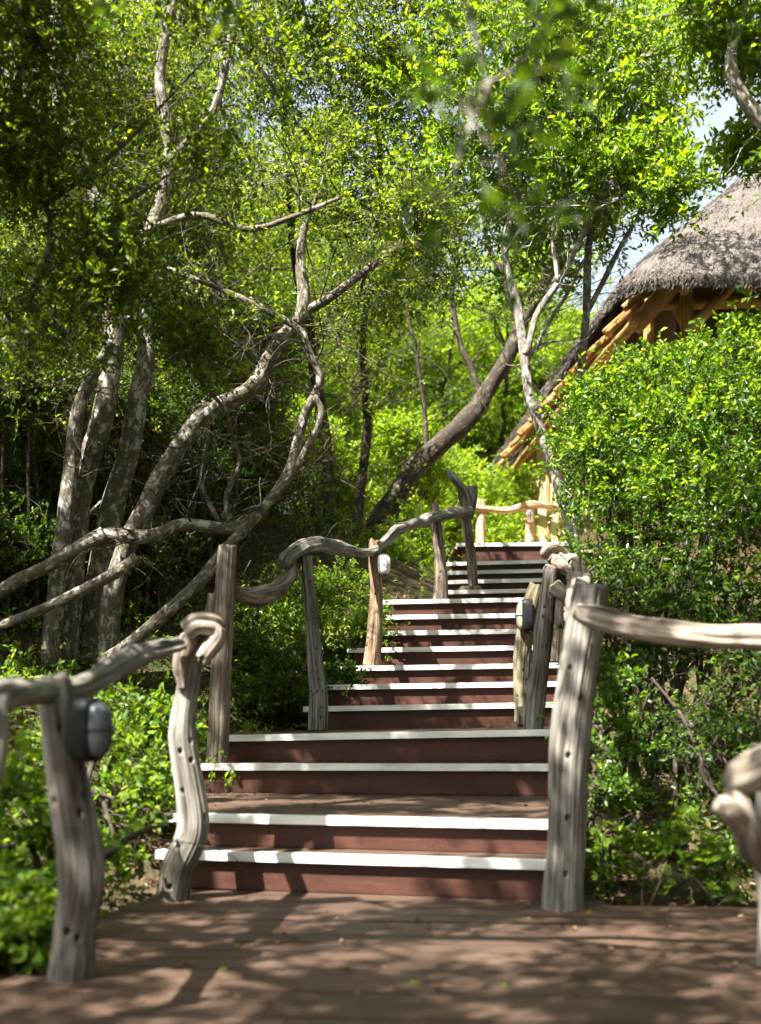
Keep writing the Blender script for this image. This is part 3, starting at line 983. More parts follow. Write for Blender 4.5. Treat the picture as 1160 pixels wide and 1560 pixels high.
# straw ends: loose reeds on the eave lip and over the slopes that can be seen
srng = np.random.default_rng(5)
vis = np.where((OUT[:, 0] < X0 + 0.9) | (OUT[:, 1] < Y0 + 0.9))[0]
for cnt, tlo, thi, lnlo, lnhi in ((26000, 0.0, 0.03, 0.10, 0.24), (26000, 0.03, 0.55, 0.12, 0.28)):
    k = srng.choice(vis, cnt)
    t = srng.uniform(tlo, thi, cnt)[:, None]
    jj = srng.random((cnt, 1))
    o2 = OUT[k] * (1 - jj) + OUT[(k + 1) % n] * jj
    xy = o2 * (1 - t) + RID[k] * t
    up_ = TH * srng.random((cnt, 1)) if thi < 0.1 else TH + srng.uniform(-0.01, 0.025, (cnt, 1))
    z = ZE + RZ * t - 0.10 * np.exp(-t * 9) + up_
    base = np.hstack([xy, z])
    down = norm(np.column_stack([OUT[k] - RID[k], np.full(cnt, -np.linalg.norm(OUT[k] - RID[k], axis=1))]))
    ax = down + 0.16 * srng.normal(size=(cnt, 3)) + np.array([0, 0, -0.10])
    ln = srng.uniform(lnlo, lnhi, cnt) * (0.55 if thi < 0.1 else 1)
    wdt = srng.uniform(0.006, 0.013, cnt)
    nr_ = srng.normal(size=(cnt, 3))
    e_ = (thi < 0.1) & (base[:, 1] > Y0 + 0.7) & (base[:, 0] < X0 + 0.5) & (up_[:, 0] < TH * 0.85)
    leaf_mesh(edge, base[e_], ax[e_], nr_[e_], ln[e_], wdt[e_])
    leaf_mesh(mb, base[~e_], ax[~e_], nr_[~e_], ln[~e_], wdt[~e_])
roof = mb.obj('roof', M['thatch'], lodge)
edge.obj('lit_thatch_edge', M['thatch_under'], roof)
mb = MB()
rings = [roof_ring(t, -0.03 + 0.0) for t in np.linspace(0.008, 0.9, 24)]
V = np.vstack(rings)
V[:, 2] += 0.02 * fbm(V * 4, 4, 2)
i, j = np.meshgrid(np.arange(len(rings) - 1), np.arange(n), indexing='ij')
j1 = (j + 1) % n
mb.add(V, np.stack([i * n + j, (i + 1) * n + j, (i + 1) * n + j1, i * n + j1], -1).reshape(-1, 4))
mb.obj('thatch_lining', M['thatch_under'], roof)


def eave_x(y):
    return X0 - 0.055 * (y - Y0)


# rafters up the left slope and front slope
rk = 0
for y in np.arange(12.8, 21.6, 0.84):
    mb = MB()
    x = eave_x(y) + 0.14 + 0.08 * math.sin(y * 7)
    L = min(2.4, max(0.5, (y - Y0) * 0.92))
    tube(mb, [[x, y, ZE - 0.16 + 0.10], [x + L / 2, y + 0.03 * math.sin(y * 3), ZE + L / 2 - 0.16 + 0.02], [x + L, y + 0.08 * math.sin(rk * 5), ZE + L - 0.16]], [0.05 + .012 * math.sin(rk * 3), 0.062 + .012 * math.sin(rk * 3), 0.07], 18, 0.04, 0.02, gnarl(100 + rk, 0.10), 100 + rk)
    mb.obj('rafter', M['pole'], lodge)
    rk += 1
for x in np.arange(3.3, 9.5, 0.7):
    mb = MB()
    L = min(2.2, (x - X0) * 0.9)
    tube(mb, [[x, Y0 + 0.12, ZE - 0.10], [x, Y0 + 0.12 + L / 2, ZE - 0.10 + L / 2], [x, Y0 + 0.12 + L, ZE - 0.12 + L]], [0.06, 0.07, 0.07], 12, 0.08, 0.01, gnarl(130 + rk, 0.06), 130 + rk)
    mb.obj('rafter', M['pole'], lodge)
    rk += 1
for (off, zo) in ((0.32, 0.06), (0.62, 0.36)):
    mb = MB()
    tube(mb, [[eave_x(12.6) + off, 12.6, ZE + zo - 0.28], [eave_x(17) + off, 17, ZE + zo - 0.26], [eave_x(21.5) + off, 21.5, ZE + zo - 0.28]], [0.055, 0.06, 0.055], 12, 0.1, 0.02, gnarl(160, 0.06), 160)
    mb.obj('purlin', M['pole'], lodge)


def wall_slab(mb, a, b, z0, z1, th):
    a, b = np.array(a), np.array(b)
    dd = norm(b - a)
    nrm_ = np.array([-dd[1], dd[0]]) * th
    q = [a, b, b + nrm_, a + nrm_]
    V = [[p[0], p[1], z0] for p in q] + [[p[0], p[1], z1] for p in q]
    mb.add(V, [[0, 1, 5, 4], [1, 2, 6, 5], [2, 3, 7, 6], [3, 0, 4, 7], [4, 5, 6, 7], [3, 2, 1, 0]])


mb = MB()
wall_slab(mb, (3.30, 19.2), (2.92, 20.9), 1.4, 6.1, -0.12)
mb.obj('wall', M['canvas'], lodge, smooth=False)
mb = MB()
wall_slab(mb, (3.55, 13.4), (3.30, 19.17), 1.2, 6.3, -0.12)
mb.obj('wall', M['brownwall'], lodge, smooth=False)
mb = MB()
wall_slab(mb, (3.70, 13.32), (10.3, 13.32), 1.0, 6.3, 0.12)
mb.obj('wall', M['brownwall'], lodge, smooth=False)
for (x, y, w) in ((2.90, 20.95, 0.05), (3.05, 20.2, 0.035), (3.18, 19.6, 0.035)):
    mb = MB()
    tube(mb, [[x - 0.02, y, 2.2], [x - 0.02, y, 6.0]], w, 10, 0.2)
    mb.obj('wall_batten', M['pole'], lodge)
# verandah posts and struts under the front eave
mb = MB(); tube(mb, [P(1047, 620, 12.6), P(1046, 500, 12.6), P(1046, 405, 12.62)], [0.075, 0.072, 0.07], 16, 0.06, 0.01, gnarl(171, 0.05), 171); mb.obj('verandah_post', M['pole'], lodge)
mb = MB(); tube(mb, [P(1048, 506, 12.5), P(1090, 460, 12.45), P(1132, 415, 12.4)], [0.062, 0.062, 0.06], 16, 0.06, 0.01, gnarl(173, 0.05), 173); mb.obj('strut', M['pole'], lodge)
mb = MB(); tube(mb, [P(1046, 500, 12.75), P(1030, 465, 12.75), P(1016, 435, 12.8)], [0.05, 0.05, 0.05], 16, 0.06, 0.01, gnarl(175, 0.05), 175); mb.obj('strut', M['timber'], lodge)
mb = MB(); tube(mb, [P(985, 600, 13.1), P(988, 520, 13.1), P(990, 450, 13.1)], [0.06, 0.06, 0.06], 16, 0.06, 0.01, gnarl(177, 0.05), 177); mb.obj('verandah_post', M['pole'], lodge)
mb = MB(); tube(mb, [P(965, 500, 12.9), P(1005, 455, 12.7), P(1030, 430, 12.6)], [0.10, 0.11, 0.10], 16, 0.06, 0.01, gnarl(179, 0.08), 179); mb.obj('beam', M['timber'], lodge)
mb = MB(); tube(mb, [[3.15, 12.75, ZE - 0.02], [6, 12.72, ZE], [10, 12.75, ZE]], 0.07, 14, 0.1, 0.01, gnarl(181, 0.05), 181); mb.obj('beam', M['pole'], lodge)

# ----------------------------------------------------------------------------- trees
def grnd(x, y):
    return float(ground(np.array(float(x)), np.array(float(y))))


def stem(mb, lst, d, widths, sides=14, step=0.05, wob=0.02, seed=1, lump=0.10):
    pts = PX(lst, d)
    rad = np.array([pxr(w * 0.86, q[1]) for w, q in zip(widths, pts)])
    C, _ = tube(mb, pts, rad, sides, step, wob, gnarl(seed, lump, 0.03, crack=0), seed)
    return C


def tangle(mb, rng, starts, n, ln, r, spread=0.9, drift=(0, 0, 0.25)):
    """Thin crooked bare twigs growing off the limbs."""
    for k in range(n):
        p = starts[rng.integers(len(starts))].copy()
        dr = norm(rng.normal(size=3) * [1, 0.8, 0.8] + np.asarray(drift))
        L = ln * rng.uniform(0.4, 1.3)
        pts = [p.copy()]
        for _ in range(5):
            p = p + dr * L / 5
            dr = norm(dr + rng.normal(size=3) * spread * 0.42)
            pts.append(p.copy())
        rr_ = r * rng.uniform(0.5, 1.2)
        tube(mb, pts, np.linspace(rr_, rr_ * 0.25, 6), 5, 0.07, 0.012, seed=int(rng.integers(500)))
        # side twigs
        for m in range(3):
            b = pts[rng.integers(1, 5)]
            e = b + norm(rng.normal(size=3)) * L * 0.28
            sticks(mb, b[None], e[None], rr_ * 0.4, rr_ * 0.2, 3, mid=0.5 * (b + e)[None] + rng.normal(size=(1, 3)) * 0.02)


def B(x, y, d, r, den=1.0):
    return (P(x, y, d), r, den)


# -- left multi-stem tree
rng = np.random.default_rng(101)
t1 = thing('multi_stem_tree', 'large tree with several leaning lichen spotted stems left of the stairs', 'tree', P(130, 1000, 8.0))
mb = MB()
H = []
base = [(95, 1010), (110, 1010), (135, 1012), (165, 1010)]
H.append(stem(mb, [(80, 1015), (84, 900), (98, 793), (111, 690), (119, 628), (140, 570), (168, 520)], 7.9, [36, 32, 30, 27, 25, 22, 18], seed=201))
H.append(stem(mb, [(98, 1015), (106, 880), (129, 736), (155, 633), (171, 529), (174, 470), (163, 385), (150, 300), (119, 207), (93, 155), (85, 60), (95, -40)], 8.1, [44, 42, 40, 38, 36, 33, 32, 30, 28, 26, 24, 20], seed=203))
H.append(stem(mb, [(140, 1015), (152, 880), (171, 783), (199, 690), (212, 607), (225, 540), (215, 460), (230, 360), (255, 250), (245, 120), (270, -20)], 8.3, [46, 44, 42, 38, 35, 32, 28, 25, 22, 20, 16], seed=205))
H.append(stem(mb, [(160, 1018), (186, 850), (222, 772), (253, 710), (310, 633), (383, 591), (424, 524), (460, 478), (458, 400), (468, 340), (486, 295)], 8.0, [40, 36, 34, 33, 32, 31, 28, 24, 17, 12, 6], seed=207))
H.append(stem(mb, [(160, 815), (230, 819), (279, 801), (352, 803), (393, 783), (440, 721), (462, 640), (486, 581), (470, 540), (452, 500), (400, 470), (330, 440), (240, 400)], 7.8, [26, 24, 23, 22, 22, 19, 17, 15, 14, 13, 12, 10, 8], seed=209))
H.append(stem(mb, [(393, 783), (440, 730), (476, 668), (491, 628), (480, 600)], 7.7, [16, 15, 13, 12, 9], seed=211))
H.append(stem(mb, [(395, 782), (341, 838), (300, 890), (240, 945), (190, 985), (150, 1010)], 7.7, [16, 20, 22, 24, 24, 22], seed=213))
H.append(stem(mb, [(160, 815), (78, 862), (20, 890), (-50, 935)], 7.7, [30, 24, 22, 20], seed=215))
H.append(stem(mb, [(210, 850), (130, 900), (60, 930), (-20, 960)], 7.6, [22, 20, 18, 16], seed=216))
H.append(stem(mb, [(460, 478), (505, 452), (559, 412), (620, 372), (680, 350)], 8.0, [17, 15, 13, 10, 7], seed=217))
H.append(stem(mb, [(352, 803), (345, 760), (368, 715), (365, 690)], 7.8, [12, 10, 8, 6], seed=219))
H.append(stem(mb, [(335, 800), (310, 740), (320, 660), (312, 610)], 8.2, [10, 9, 8, 6], seed=221))
H.append(stem(mb, [(168, 385), (235, 350), (305, 330), (380, 350), (450, 330), (520, 300)], 7.6, [15, 14, 13, 11, 9, 6], seed=223))
H.append(stem(mb, [(120, 210), (60, 170), (10, 110), (-40, 80)], 7.9, [16, 14, 12, 10], seed=225))
H.append(stem(mb, [(255, 250), (320, 170), (350, 60), (365, -40)], 8.1, [16, 15, 12, 10], seed=227))
H.append(stem(mb, [(-20, 190), (20, 225), (62, 300), (78, 345), (60, 430), (10, 470)], 6.8, [9, 10, 9, 9, 7, 6], seed=229))
Hh = np.vstack(H)
twg = MB()
tangle(twg, rng, Hh[Hh[:, 2] > 2.0], 230, 0.8, 0.006)
tangle(twg, rng, np.vstack(H[4:7] + H[9:12]), 70, 0.6, 0.0045)
lf = MB()
blobs = [B(60, 60, 6.2, (.6, .6, .42), .6), B(20, 60, 6.2, (.5, .6, .36), .5), B(130, 50, 10.4, (.8, .7, .5), 1), B(200, 60, 11, (.85, .7, .5), 1.0), B(150, 170, 11, (.8, .7, .5), 1.2), B(330, 60, 6.2, (.4, .45, .24), .25),
         B(30, 240, 6.6, (.5, .6, .38), .5), B(10, 220, 6.4, (.36, .4, .28), .7), B(180, 240, 10.8, (.7, .6, .4)), B(300, 240, 6.4, (.34, .4, .2), .25), B(470, 270, 9.0, (.5, .6, .25), .35),
         B(90, 400, 11, (.75, .7, .5)), B(170, 405, 6.5, (.30, .32, .22), .8), B(270, 390, 11.6, (.7, .6, .42), 1.0), B(20, 560, 8.6, (.5, .6, .5), .8),
         B(330, 520, 11.6, (.6, .6, .42), .8), B(640, 380, 8.6, (.5, .6, .28), .5), B(560, 440, 8.6, (.45, .5, .2), .4), B(498, 235, 9.6, (.34, .3, .28), .8), B(290, 540, 6.9, (.22, .25, .14), .35), B(620, 330, 8.1, (.35, .3, .2), .5), B(250, 330, 11.2, (.5, .5, .35), .8), B(90, 560, 9.4, (.5, .6, .4), .9), B(200, 640, 9.6, (.5, .6, .45), .9), B(70, 720, 9.4, (.5, .6, .4), .8),
         B(100, 150, 10.2, (1.0, .8, .6)), B(250, 160, 10.4, (.9, .8, .6)), B(40, 20, 9.5, (.9, .8, .5)), B(200, 330, 10.2, (.8, .7, .5)),
         B(0, -140, 6.0, (.7, .7, .35)), B(400, 620, 11.8, (.6, .6, .42), .8), B(400, 700, 11.4, (.5, .6, .38), .7)]
crown(blobs, rng, lf, mb, Hh, L=11, tl=0.19, ln=0.040, wd=0.020, per=30, sub=20, sig=0.24)
loose = [B(rng.uniform(-10, 190), rng.uniform(200, 560), rng.uniform(6.4, 7.2), (.32, .3, .22), .5) for _ in range(26)]
loose += [B(x_, y_, d_, (.2, .2, .13), .5) for (x_, y_, d_) in ((490, 290, 7.85), (430, 265, 7.8), (560, 395, 7.9), (630, 360, 7.9), (340, 330, 7.5), (280, 410, 7.6), (400, 470, 7.7), (500, 215, 8.0))]
crown(loose, rng, lf, mb, Hh, L=9, tl=0.17, ln=0.038, wd=0.019, per=9, sub=8, sig=0.3, r_limb=.006)
th = [P(rng.uniform(-40, 420), rng.uniform(480, 900), rng.uniform(8.4, 10.5)) for _ in range(200)]
tangle(twg, rng, np.array(th), 170, 1.2, 0.0065, 0.8, (0, 0, .5))
mb.obj('trunk', M['bark'], t1)
twg.obj('twigs', M['bark_dark'], t1)
lf.obj('crown', M['leaf_mid'], t1)

# -- leaning dark trunk over the stairs
rng = np.random.default_rng(103)
t2 = thing('leaning_tree', 'dark thick trunk leaning right over the stairs behind the railing', 'tree', P(572, 830, 14.0))
mb = MB()
H = [stem(mb, [(560, 850), (578, 800), (605, 755), (645, 700), (700, 650), (735, 610), (765, 560), (792, 500), (826, 440), (850, 380), (868, 300)], 14.0, [46, 44, 39, 36, 35, 31, 28, 24, 20, 16, 12], 18, 0.06, seed=301),
     stem(mb, [(735, 610), (720, 560), (700, 520), (690, 440), (705, 350)], 14.2, [12, 11, 10, 9, 7], seed=303),
     stem(mb, [(792, 500), (770, 430), (742, 370), (735, 290)], 13.8, [13, 11, 9, 7], seed=305)]
Hh = np.vstack(H)
tangle(mb, rng, Hh[len(Hh) // 4:], 60, 1.1, 0.009)
lf = MB()
blobs = [B(850, 330, 14, (.7, .9, .6), .8), B(860, 220, 14, (.9, 1, .7)), B(780, 190, 14.5, (.8, .9, .5), .8), B(770, 330, 14.3, (.6, .8, .4), .6), B(700, 350, 14, (.4, .5, .25), .4)]
crown(blobs, rng, lf, mb, Hh, L=9, tl=0.25, ln=0.062, wd=0.030, per=16, sub=14, sig=0.25)
mb.obj('trunk', M['bark_dark'], t2)
lf.obj('crown', M['leaf_bright'], t2)

rng = np.random.default_rng(117)
t8 = thing('tall_tree', 'tall thin stemmed tree behind the leaning branches filling the upper middle', 'tree', P(500, 900, 13.2))
mb = MB()
H = [stem(mb, [(505, 900), (500, 780), (492, 640), (470, 500, 12.8), (450, 380, 12.2), (440, 240, 11.4), (430, 100, 10.6), (440, -60, 10)], 13.3, [22, 21, 20, 18, 16, 14, 11, 8], 12, seed=351),
     stem(mb, [(540, 880), (548, 760), (560, 640), (552, 520, 13), (570, 400, 12.2), (580, 250, 11), (560, 100, 10.2)], 13.6, [18, 17, 16, 14, 12, 10, 7], 12, seed=353),
     stem(mb, [(520, 880), (470, 760), (430, 700), (395, 600), (350, 480), (320, 330), (330, 160)], 13.0, [15, 14, 13, 12, 11, 9, 6], 12, seed=355),
     stem(mb, [(650, 680), (640, 580), (622, 480), (610, 380)], 15.0, [9, 8, 7, 5], 8, seed=357)]
Hh = np.vstack(H)
tangle(mb, rng, Hh[len(Hh) // 5:], 170, 1.0, 0.007)
lf = MB()
blobs = [B(x, y, d_, (.06 * d_, .06 * d_, .038 * d_), e_) for (x, y, d_, e_) in ((360, 60, 9.6, .7), (500, 40, 10.2, .9), (590, 70, 9.8, .9), (440, 160, 10.4, .8), (545, 160, 10.0, .8), (640, 150, 10.6, .8), (538, 330, 11.2, .8), (610, 260, 10.2, .7), (660, 330, 10.8, .6),
          (420, -60, 9.8, 1), (560, -60, 10, 1), (690, 30, 10.2, 1), (590, 430, 11.6, .4), (250, 60, 15.2, 1.2), (230, 190, 15.4, 1.2), (340, 130, 15.4, 1.2), (330, 240, 15.6, 1.2), (400, 410, 15.2, .8), (420, 330, 15.5, .8), (500, 700, 13.6, .4), (540, 590, 13.2, .5))]
crown(blobs, rng, lf, mb, Hh, L=9, tl=0.20, ln=0.044, wd=0.022, per=32, sub=15, sig=0.22)
mb.obj('trunk', M['bark_dark'], t8)
lf.obj('crown', M['leaf_mid'], t8)

# -- slender pale trees in front of the lodge
rng = np.random.default_rng(105)
t3 = thing('slender_tree', 'slender crooked tree with pale patched bark rising past the lodge eave', 'tree', P(888, 900, 9.2))
mb = MB()
H = [stem(mb, [(893, 950), (886, 880), (868, 800), (848, 730), (824, 650), (806, 590), (796, 520), (786, 460), (768, 395), (776, 330), (790, 270), (775, 190), (780, 100), (760, 0)], 9.3, [20, 19, 19, 19, 18, 17, 17, 16, 15, 14, 13, 11, 9, 6], 14, seed=401),
     stem(mb, [(802, 540), (818, 480), (850, 430), (880, 370), (905, 320), (930, 260), (960, 180), (980, 90)], 9.2, [13, 12, 11, 10, 9, 8, 7, 5], 10, seed=403),
     stem(mb, [(802, 550), (840, 490), (870, 440), (890, 395)], 9.5, [8, 7, 6, 4], 8, seed=405),
     stem(mb, [(850, 430), (842, 360), (855, 280), (840, 180), (860, 60)], 9.1, [8, 7, 7, 6, 4], 8, seed=407),
     stem(mb, [(905, 320), (960, 300), (1020, 295), (1090, 275), (1170, 250)], 8.8, [6, 5, 4, 3.5, 3], 6, seed=409)]
Hh = np.vstack(H)
tangle(mb, rng, Hh[len(Hh) // 3:], 90, 0.7, 0.005)
lf = MB()
blobs = [B(760, 60, 9, (.7, .7, .5)), B(880, 60, 9.2, (.7, .7, .5), .9), B(980, 90, 9, (.55, .6, .45), .8), B(820, 180, 9.2, (.65, .6, .45)), B(930, 200, 9.0, (.55, .6, .4), .9), B(760, 270, 9.4, (.5, .6, .35), .8),
         B(870, 300, 9.2, (.5, .6, .35), .8), B(1030, 290, 8.7, (.30, .3, .2), .7), B(980, 270, 8.9, (.35, .4, .25), .7), B(820, 400, 9.6, (.4, .5, .3), .5), B(700, 160, 9.2, (.6, .6, .45)), B(1000, 190, 9.3, (.35, .5, .3), .7), B(1050, 60, 9.2, (.4, .5, .3), .55), B(820, -60, 9, (.9, .9, .4)), B(960, 0, 11.4, (.6, .6, .35), .6), B(1010, 60, 11.2, (.5, .6, .3), .5),
         B(690, 300, 9.6, (.5, .6, .35), .7)]
crown(blobs, rng, lf, mb, Hh, L=10, tl=0.19, ln=0.056, wd=0.027, per=16, sub=15, ovate=True, sig=0.25)
mb.obj('trunk', M['bark_pale'], t3)
lf.obj('crown', M['leaf_bright'], t3)

t4 = thing('slender_tree', 'thin straight whitish trunk standing against the lodge roof above the shrub', 'tree', P(880, 760, 9.8))
rng = np.random.default_rng(107)
mb = MB()
H = [stem(mb, [(872, 1010), (874, 800), (880, 660), (884, 590), (890, 520), (893, 440), (896, 380), (908, 320), (930, 230)], 9.9, [19, 18, 17, 15, 14, 14, 13, 10, 6], 14, seed=501),
     stem(mb, [(892, 480), (925, 420), (948, 370), (990, 290)], 9.9, [10, 10, 8, 5], 10, seed=503)]
Hh = np.vstack(H)
tangle(mb, rng, Hh[len(Hh) // 2:], 25, 0.5, 0.004)
lf = MB()
crown([B(930, 240, 9.8, (.5, .5, .35), .8), B(1000, 260, 9.8, (.4, .5, .25), .7), B(900, 340, 9.9, (.35, .4, .25), .5), B(860, 150, 9.8, (.5, .6, .4), .8), B(970, 130, 9.8, (.5, .6, .35), .7)], rng, lf, mb, Hh, L=10, tl=0.18, ln=0.048, wd=0.023, per=15, sub=14, ovate=True)
mb.obj('trunk', M['bark_pale'], t4)
lf.obj('crown', M['leaf_bright'], t4)

# -- tree reaching in from the upper right
t5 = thing('overhanging_tree', 'pale branch reaching in from the right edge against the sky', 'tree', (3.6, 6.5, 0.2))
rng = np.random.default_rng(109)
mb = MB()
H = [stem(mb, [(1560, 1220), (1500, 800), (1380, 480), (1270, 290), (1165, 185), (1125, 135), (1112, 95), (1122, 50), (1135, 0), (1150, -80)], 6.6, [50, 46, 40, 34, 27, 23, 21, 17, 15, 10], 14, seed=601),
     stem(mb, [(1116, 80), (1112, 40), (1100, 0), (1095, -60)], 6.6, [15, 13, 11, 8], 10, seed=603),
     stem(mb, [(1270, 290), (1230, 120), (1200, -50)], 6.8, [20, 15, 10], 10, seed=605)]
Hh = np.vstack(H)
tangle(mb, rng, Hh[len(Hh) // 2:], 18, 0.4, 0.004)
lf = MB()
crown([B(1060, 20, 6.7, (.3, .4, .22), .8), B(1130, -70, 6.6, (.5, .5, .25)), B(1150, 90, 6.8, (.15, .3, .12), .6), B(1230, -40, 6.8, (.5, .6, .4)), B(1290, 120, 6.7, (.4, .5, .35)), ((2.6, 2.5, 5.0), (.9, .9, .4), 1), ((3.6, 3.6, 5.6), (.9, .9, .5), 1), ((2.8, 1.0, 5.0), (1, 1, .4), 1), ((3.4, 5.0, 6.2), (.8, .8, .4), 1), ((1.9, -0.4, 5.0), (1, 1, .4), 1.2), ((3.2, -1.0, 5.0), (1, 1, .4), 1.2), ((1.9, 3.4, 5.4), (.8, .8, .4), 1), ((1.5, 1.4, 4.9), (.8, .8, .4), 1), ((4.0, 1.6, 4.6), (1, 1, .5), 1.2), ((0.9, 0.2, 4.9), (.7, .7, .4), .8), B(1140, 225, 7.2, (.14, .15, .07), .5)], rng, lf, mb, Hh, L=9, tl=0.16, ln=0.045, wd=0.022, per=24, sub=12, ovate=True)  # clumps out of view overhead are added to close off sky light
mb.obj('trunk', M['bark_pale'], t5)
lf.obj('crown', M['leaf_bright'], t5)

# -- tree whose near boughs hang over the camera and shade the deck
t6 = thing('overhanging_tree', 'near tree whose blurred leafy boughs hang into the top of the view', 'tree', (-4.2, 2.6, 0.4))
rng = np.random.default_rng(111)
mb = MB()
H = []
def limb(pts, rad, seed):
    C, _ = tube(mb, pts, rad, 12, 0.08, 0.04, gnarl(seed, 0.1, 0.03, crack=0), seed)
    H.append(C)
limb([(-4.2, 2.6, 0.3), (-4.0, 2.6, 1.6), (-3.7, 2.7, 2.8), (-3.2, 2.6, 3.9), (-2.4, 2.6, 4.6)], [.16, .14, .12, .10, .07], 701)
limb([(-3.7, 2.7, 2.8), (-2.9, 2.5, 3.3), (-1.7, 2.4, 3.4), (-0.6, 2.5, 3.1), (0.1, 2.6, 2.8)], [.07, .06, .045, .03, .015], 703)
limb([(-3.2, 2.6, 3.9), (-2.6, 3.6, 4.4), (-1.8, 4.6, 4.7), (-1.0, 5.4, 4.9)], [.07, .06, .05, .03], 705)
limb([(-0.9, 2.45, 3.15), (-0.3, 2.45, 2.85), (0.1, 2.5, 2.6), (0.22, 2.4, 2.2)], [.02, .014, .009, .004], 709)
limb([(-3.2, 2.6, 3.9), (-2.8, 1.4, 4.5), (-2.0, 0.4, 4.8)], [.06, .05, .03], 707)
Hh = np.vstack(H)
lf = MB()
blobs = [((-1.6, 0.6, 5.0), (.9, .9, .5), 1), ((-2.2, 1.8, 5.2), (.9, .9, .5), 1), ((-0.8, 0.5, 4.6), (.8, .8, .4), .9), ((-1.4, 1.6, 5.3), (.9, .9, .5), .9), ((-0.3, 0.9, 4.9), (.8, .8, .4), .7), ((-2.9, 0.3, 5.0), (1, 1, .5), 1), ((-0.6, -0.6, 4.9), (.9, .9, .4), .9), ((-1.8, -0.6, 5.0), (.9, .9, .5), .9),
         ((-3.0, 2.4, 4.6), (.7, .7, .4), .5), ((-2.0, 2.2, 4.6), (.8, .9, .5), 1), ((-1.3, 2.9, 4.4), (.7, .8, .4), .8), ((-2.6, 3.4, 4.9), (.8, .8, .5), 1), ((-1.9, 4.4, 4.9), (.8, .8, .45), 1.6), ((-2.55, 4.6, 5.0), (.7, .7, .4), 1.4), ((-1.5, 4.4, 5.2), (.7, .7, .4), 1.4), ((-1.0, 4.6, 5.3), (.6, .6, .4), 1.2), ((-2.2, 1.0, 4.8), (.9, .9, .5), 1), ((-3.3, 1.4, 4.4), (.8, .8, .5), 1),
         ((-1.3, 5.0, 5.1), (.7, .8, .4), 1.1), ((-0.9, 1.6, 4.3), (.7, .8, .4), .7),
         ((-0.2, 4.3, 5.3), (.7, .7, .4), .6), ((0.5, 4.7, 5.6), (.6, .6, .4), .4), ((0.3, 3.6, 5.2), (.7, .7, .4), .6)]
blobs = [(c_, r_, e_ * (0.5 if c_[0] > -2.5 and c_[1] < 3.2 else 0.85)) for (c_, r_, e_) in blobs]
near = [((0.05, 2.5, 2.46), (.14, .3, .10), .2), ((-0.30, 2.4, 2.50), (.2, .3, .08), .2), ((0.26, 2.5, 2.42), (.10, .2, .10), .2), ((0.18, 2.3, 2.1), (.08, .2, .10), .2), ((-0.5, 2.5, 2.55), (.2, .2, .08), .2), ((0.12, 2.2, 1.8), (.05, .2, .08), .15), ((0.30, 2.3, 2.2), (.08, .2, .14), .25), ((0.24, 2.2, 1.95), (.07, .2, .12), .25)]
nl = MB()
crown(near, rng, nl, mb, Hh, L=7, tl=0.12, ln=0.045, wd=0.022, per=4, sub=12, sig=0.3, r_limb=.004)
crown(blobs, rng, lf, mb, Hh, L=9, tl=0.15, ln=0.058, wd=0.032, per=62, sub=8, sig=0.17)
mb.obj('trunk', M['bark'], t6)
nl.obj('bough_leaves', M['leaf_dark'], t6)
lf.obj('crown', M['leaf_mid'], t6)

t7 = thing('broad_tree', 'broad dense tree at the left edge shading the bank and the branchy stems', 'tree', (-5.2, 6.2, 1.3))
rng = np.random.default_rng(113)
mb = MB()
H = []
limb([(-5.2, 6.2, 1.2), (-5.0, 6.3, 2.6), (-4.7, 6.3, 3.9), (-4.3, 6.2, 5.2), (-3.9, 6.1, 6.2)], [.17, .15, .13, .10, .06], 721)
limb([(-5.0, 6.3, 2.6), (-4.6, 7.0, 3.8), (-3.9, 7.8, 5.0), (-3.3, 8.4, 5.8)], [.11, .09, .07, .04], 723)
limb([(-4.7, 6.3, 3.9), (-3.9, 5.4, 4.8), (-3.0, 4.6, 5.4)], [.09, .07, .04], 725)
limb([(-5.0, 6.3, 2.6), (-5.6, 5.4, 4.0), (-5.8, 4.6, 5.2)], [.09, .07, .04], 727)
Hh = np.vstack(H)
lf = MB()
blobs = []
for k in range(17):
    c_ = np.array([rng.uniform(-6.8, -2.9), rng.uniform(3.6, 8.6), 0])
    c_[0] = min(c_[0], -2.9 - 0.35 * max(0, c_[1] - 6.2))
    c_[2] = rng.uniform(4.6, 6.6)
    blobs.append((c_, (rng.uniform(.6, .9), rng.uniform(.6, .9), rng.uniform(.35, .5)), 1))
crown(blobs, rng, lf, mb, Hh, L=9, tl=0.18, ln=0.060, wd=0.032, per=50, sub=9, sig=0.18)
mb.obj('trunk', M['bark'], t7)
lf.obj('crown', M['leaf_mid'], t7)

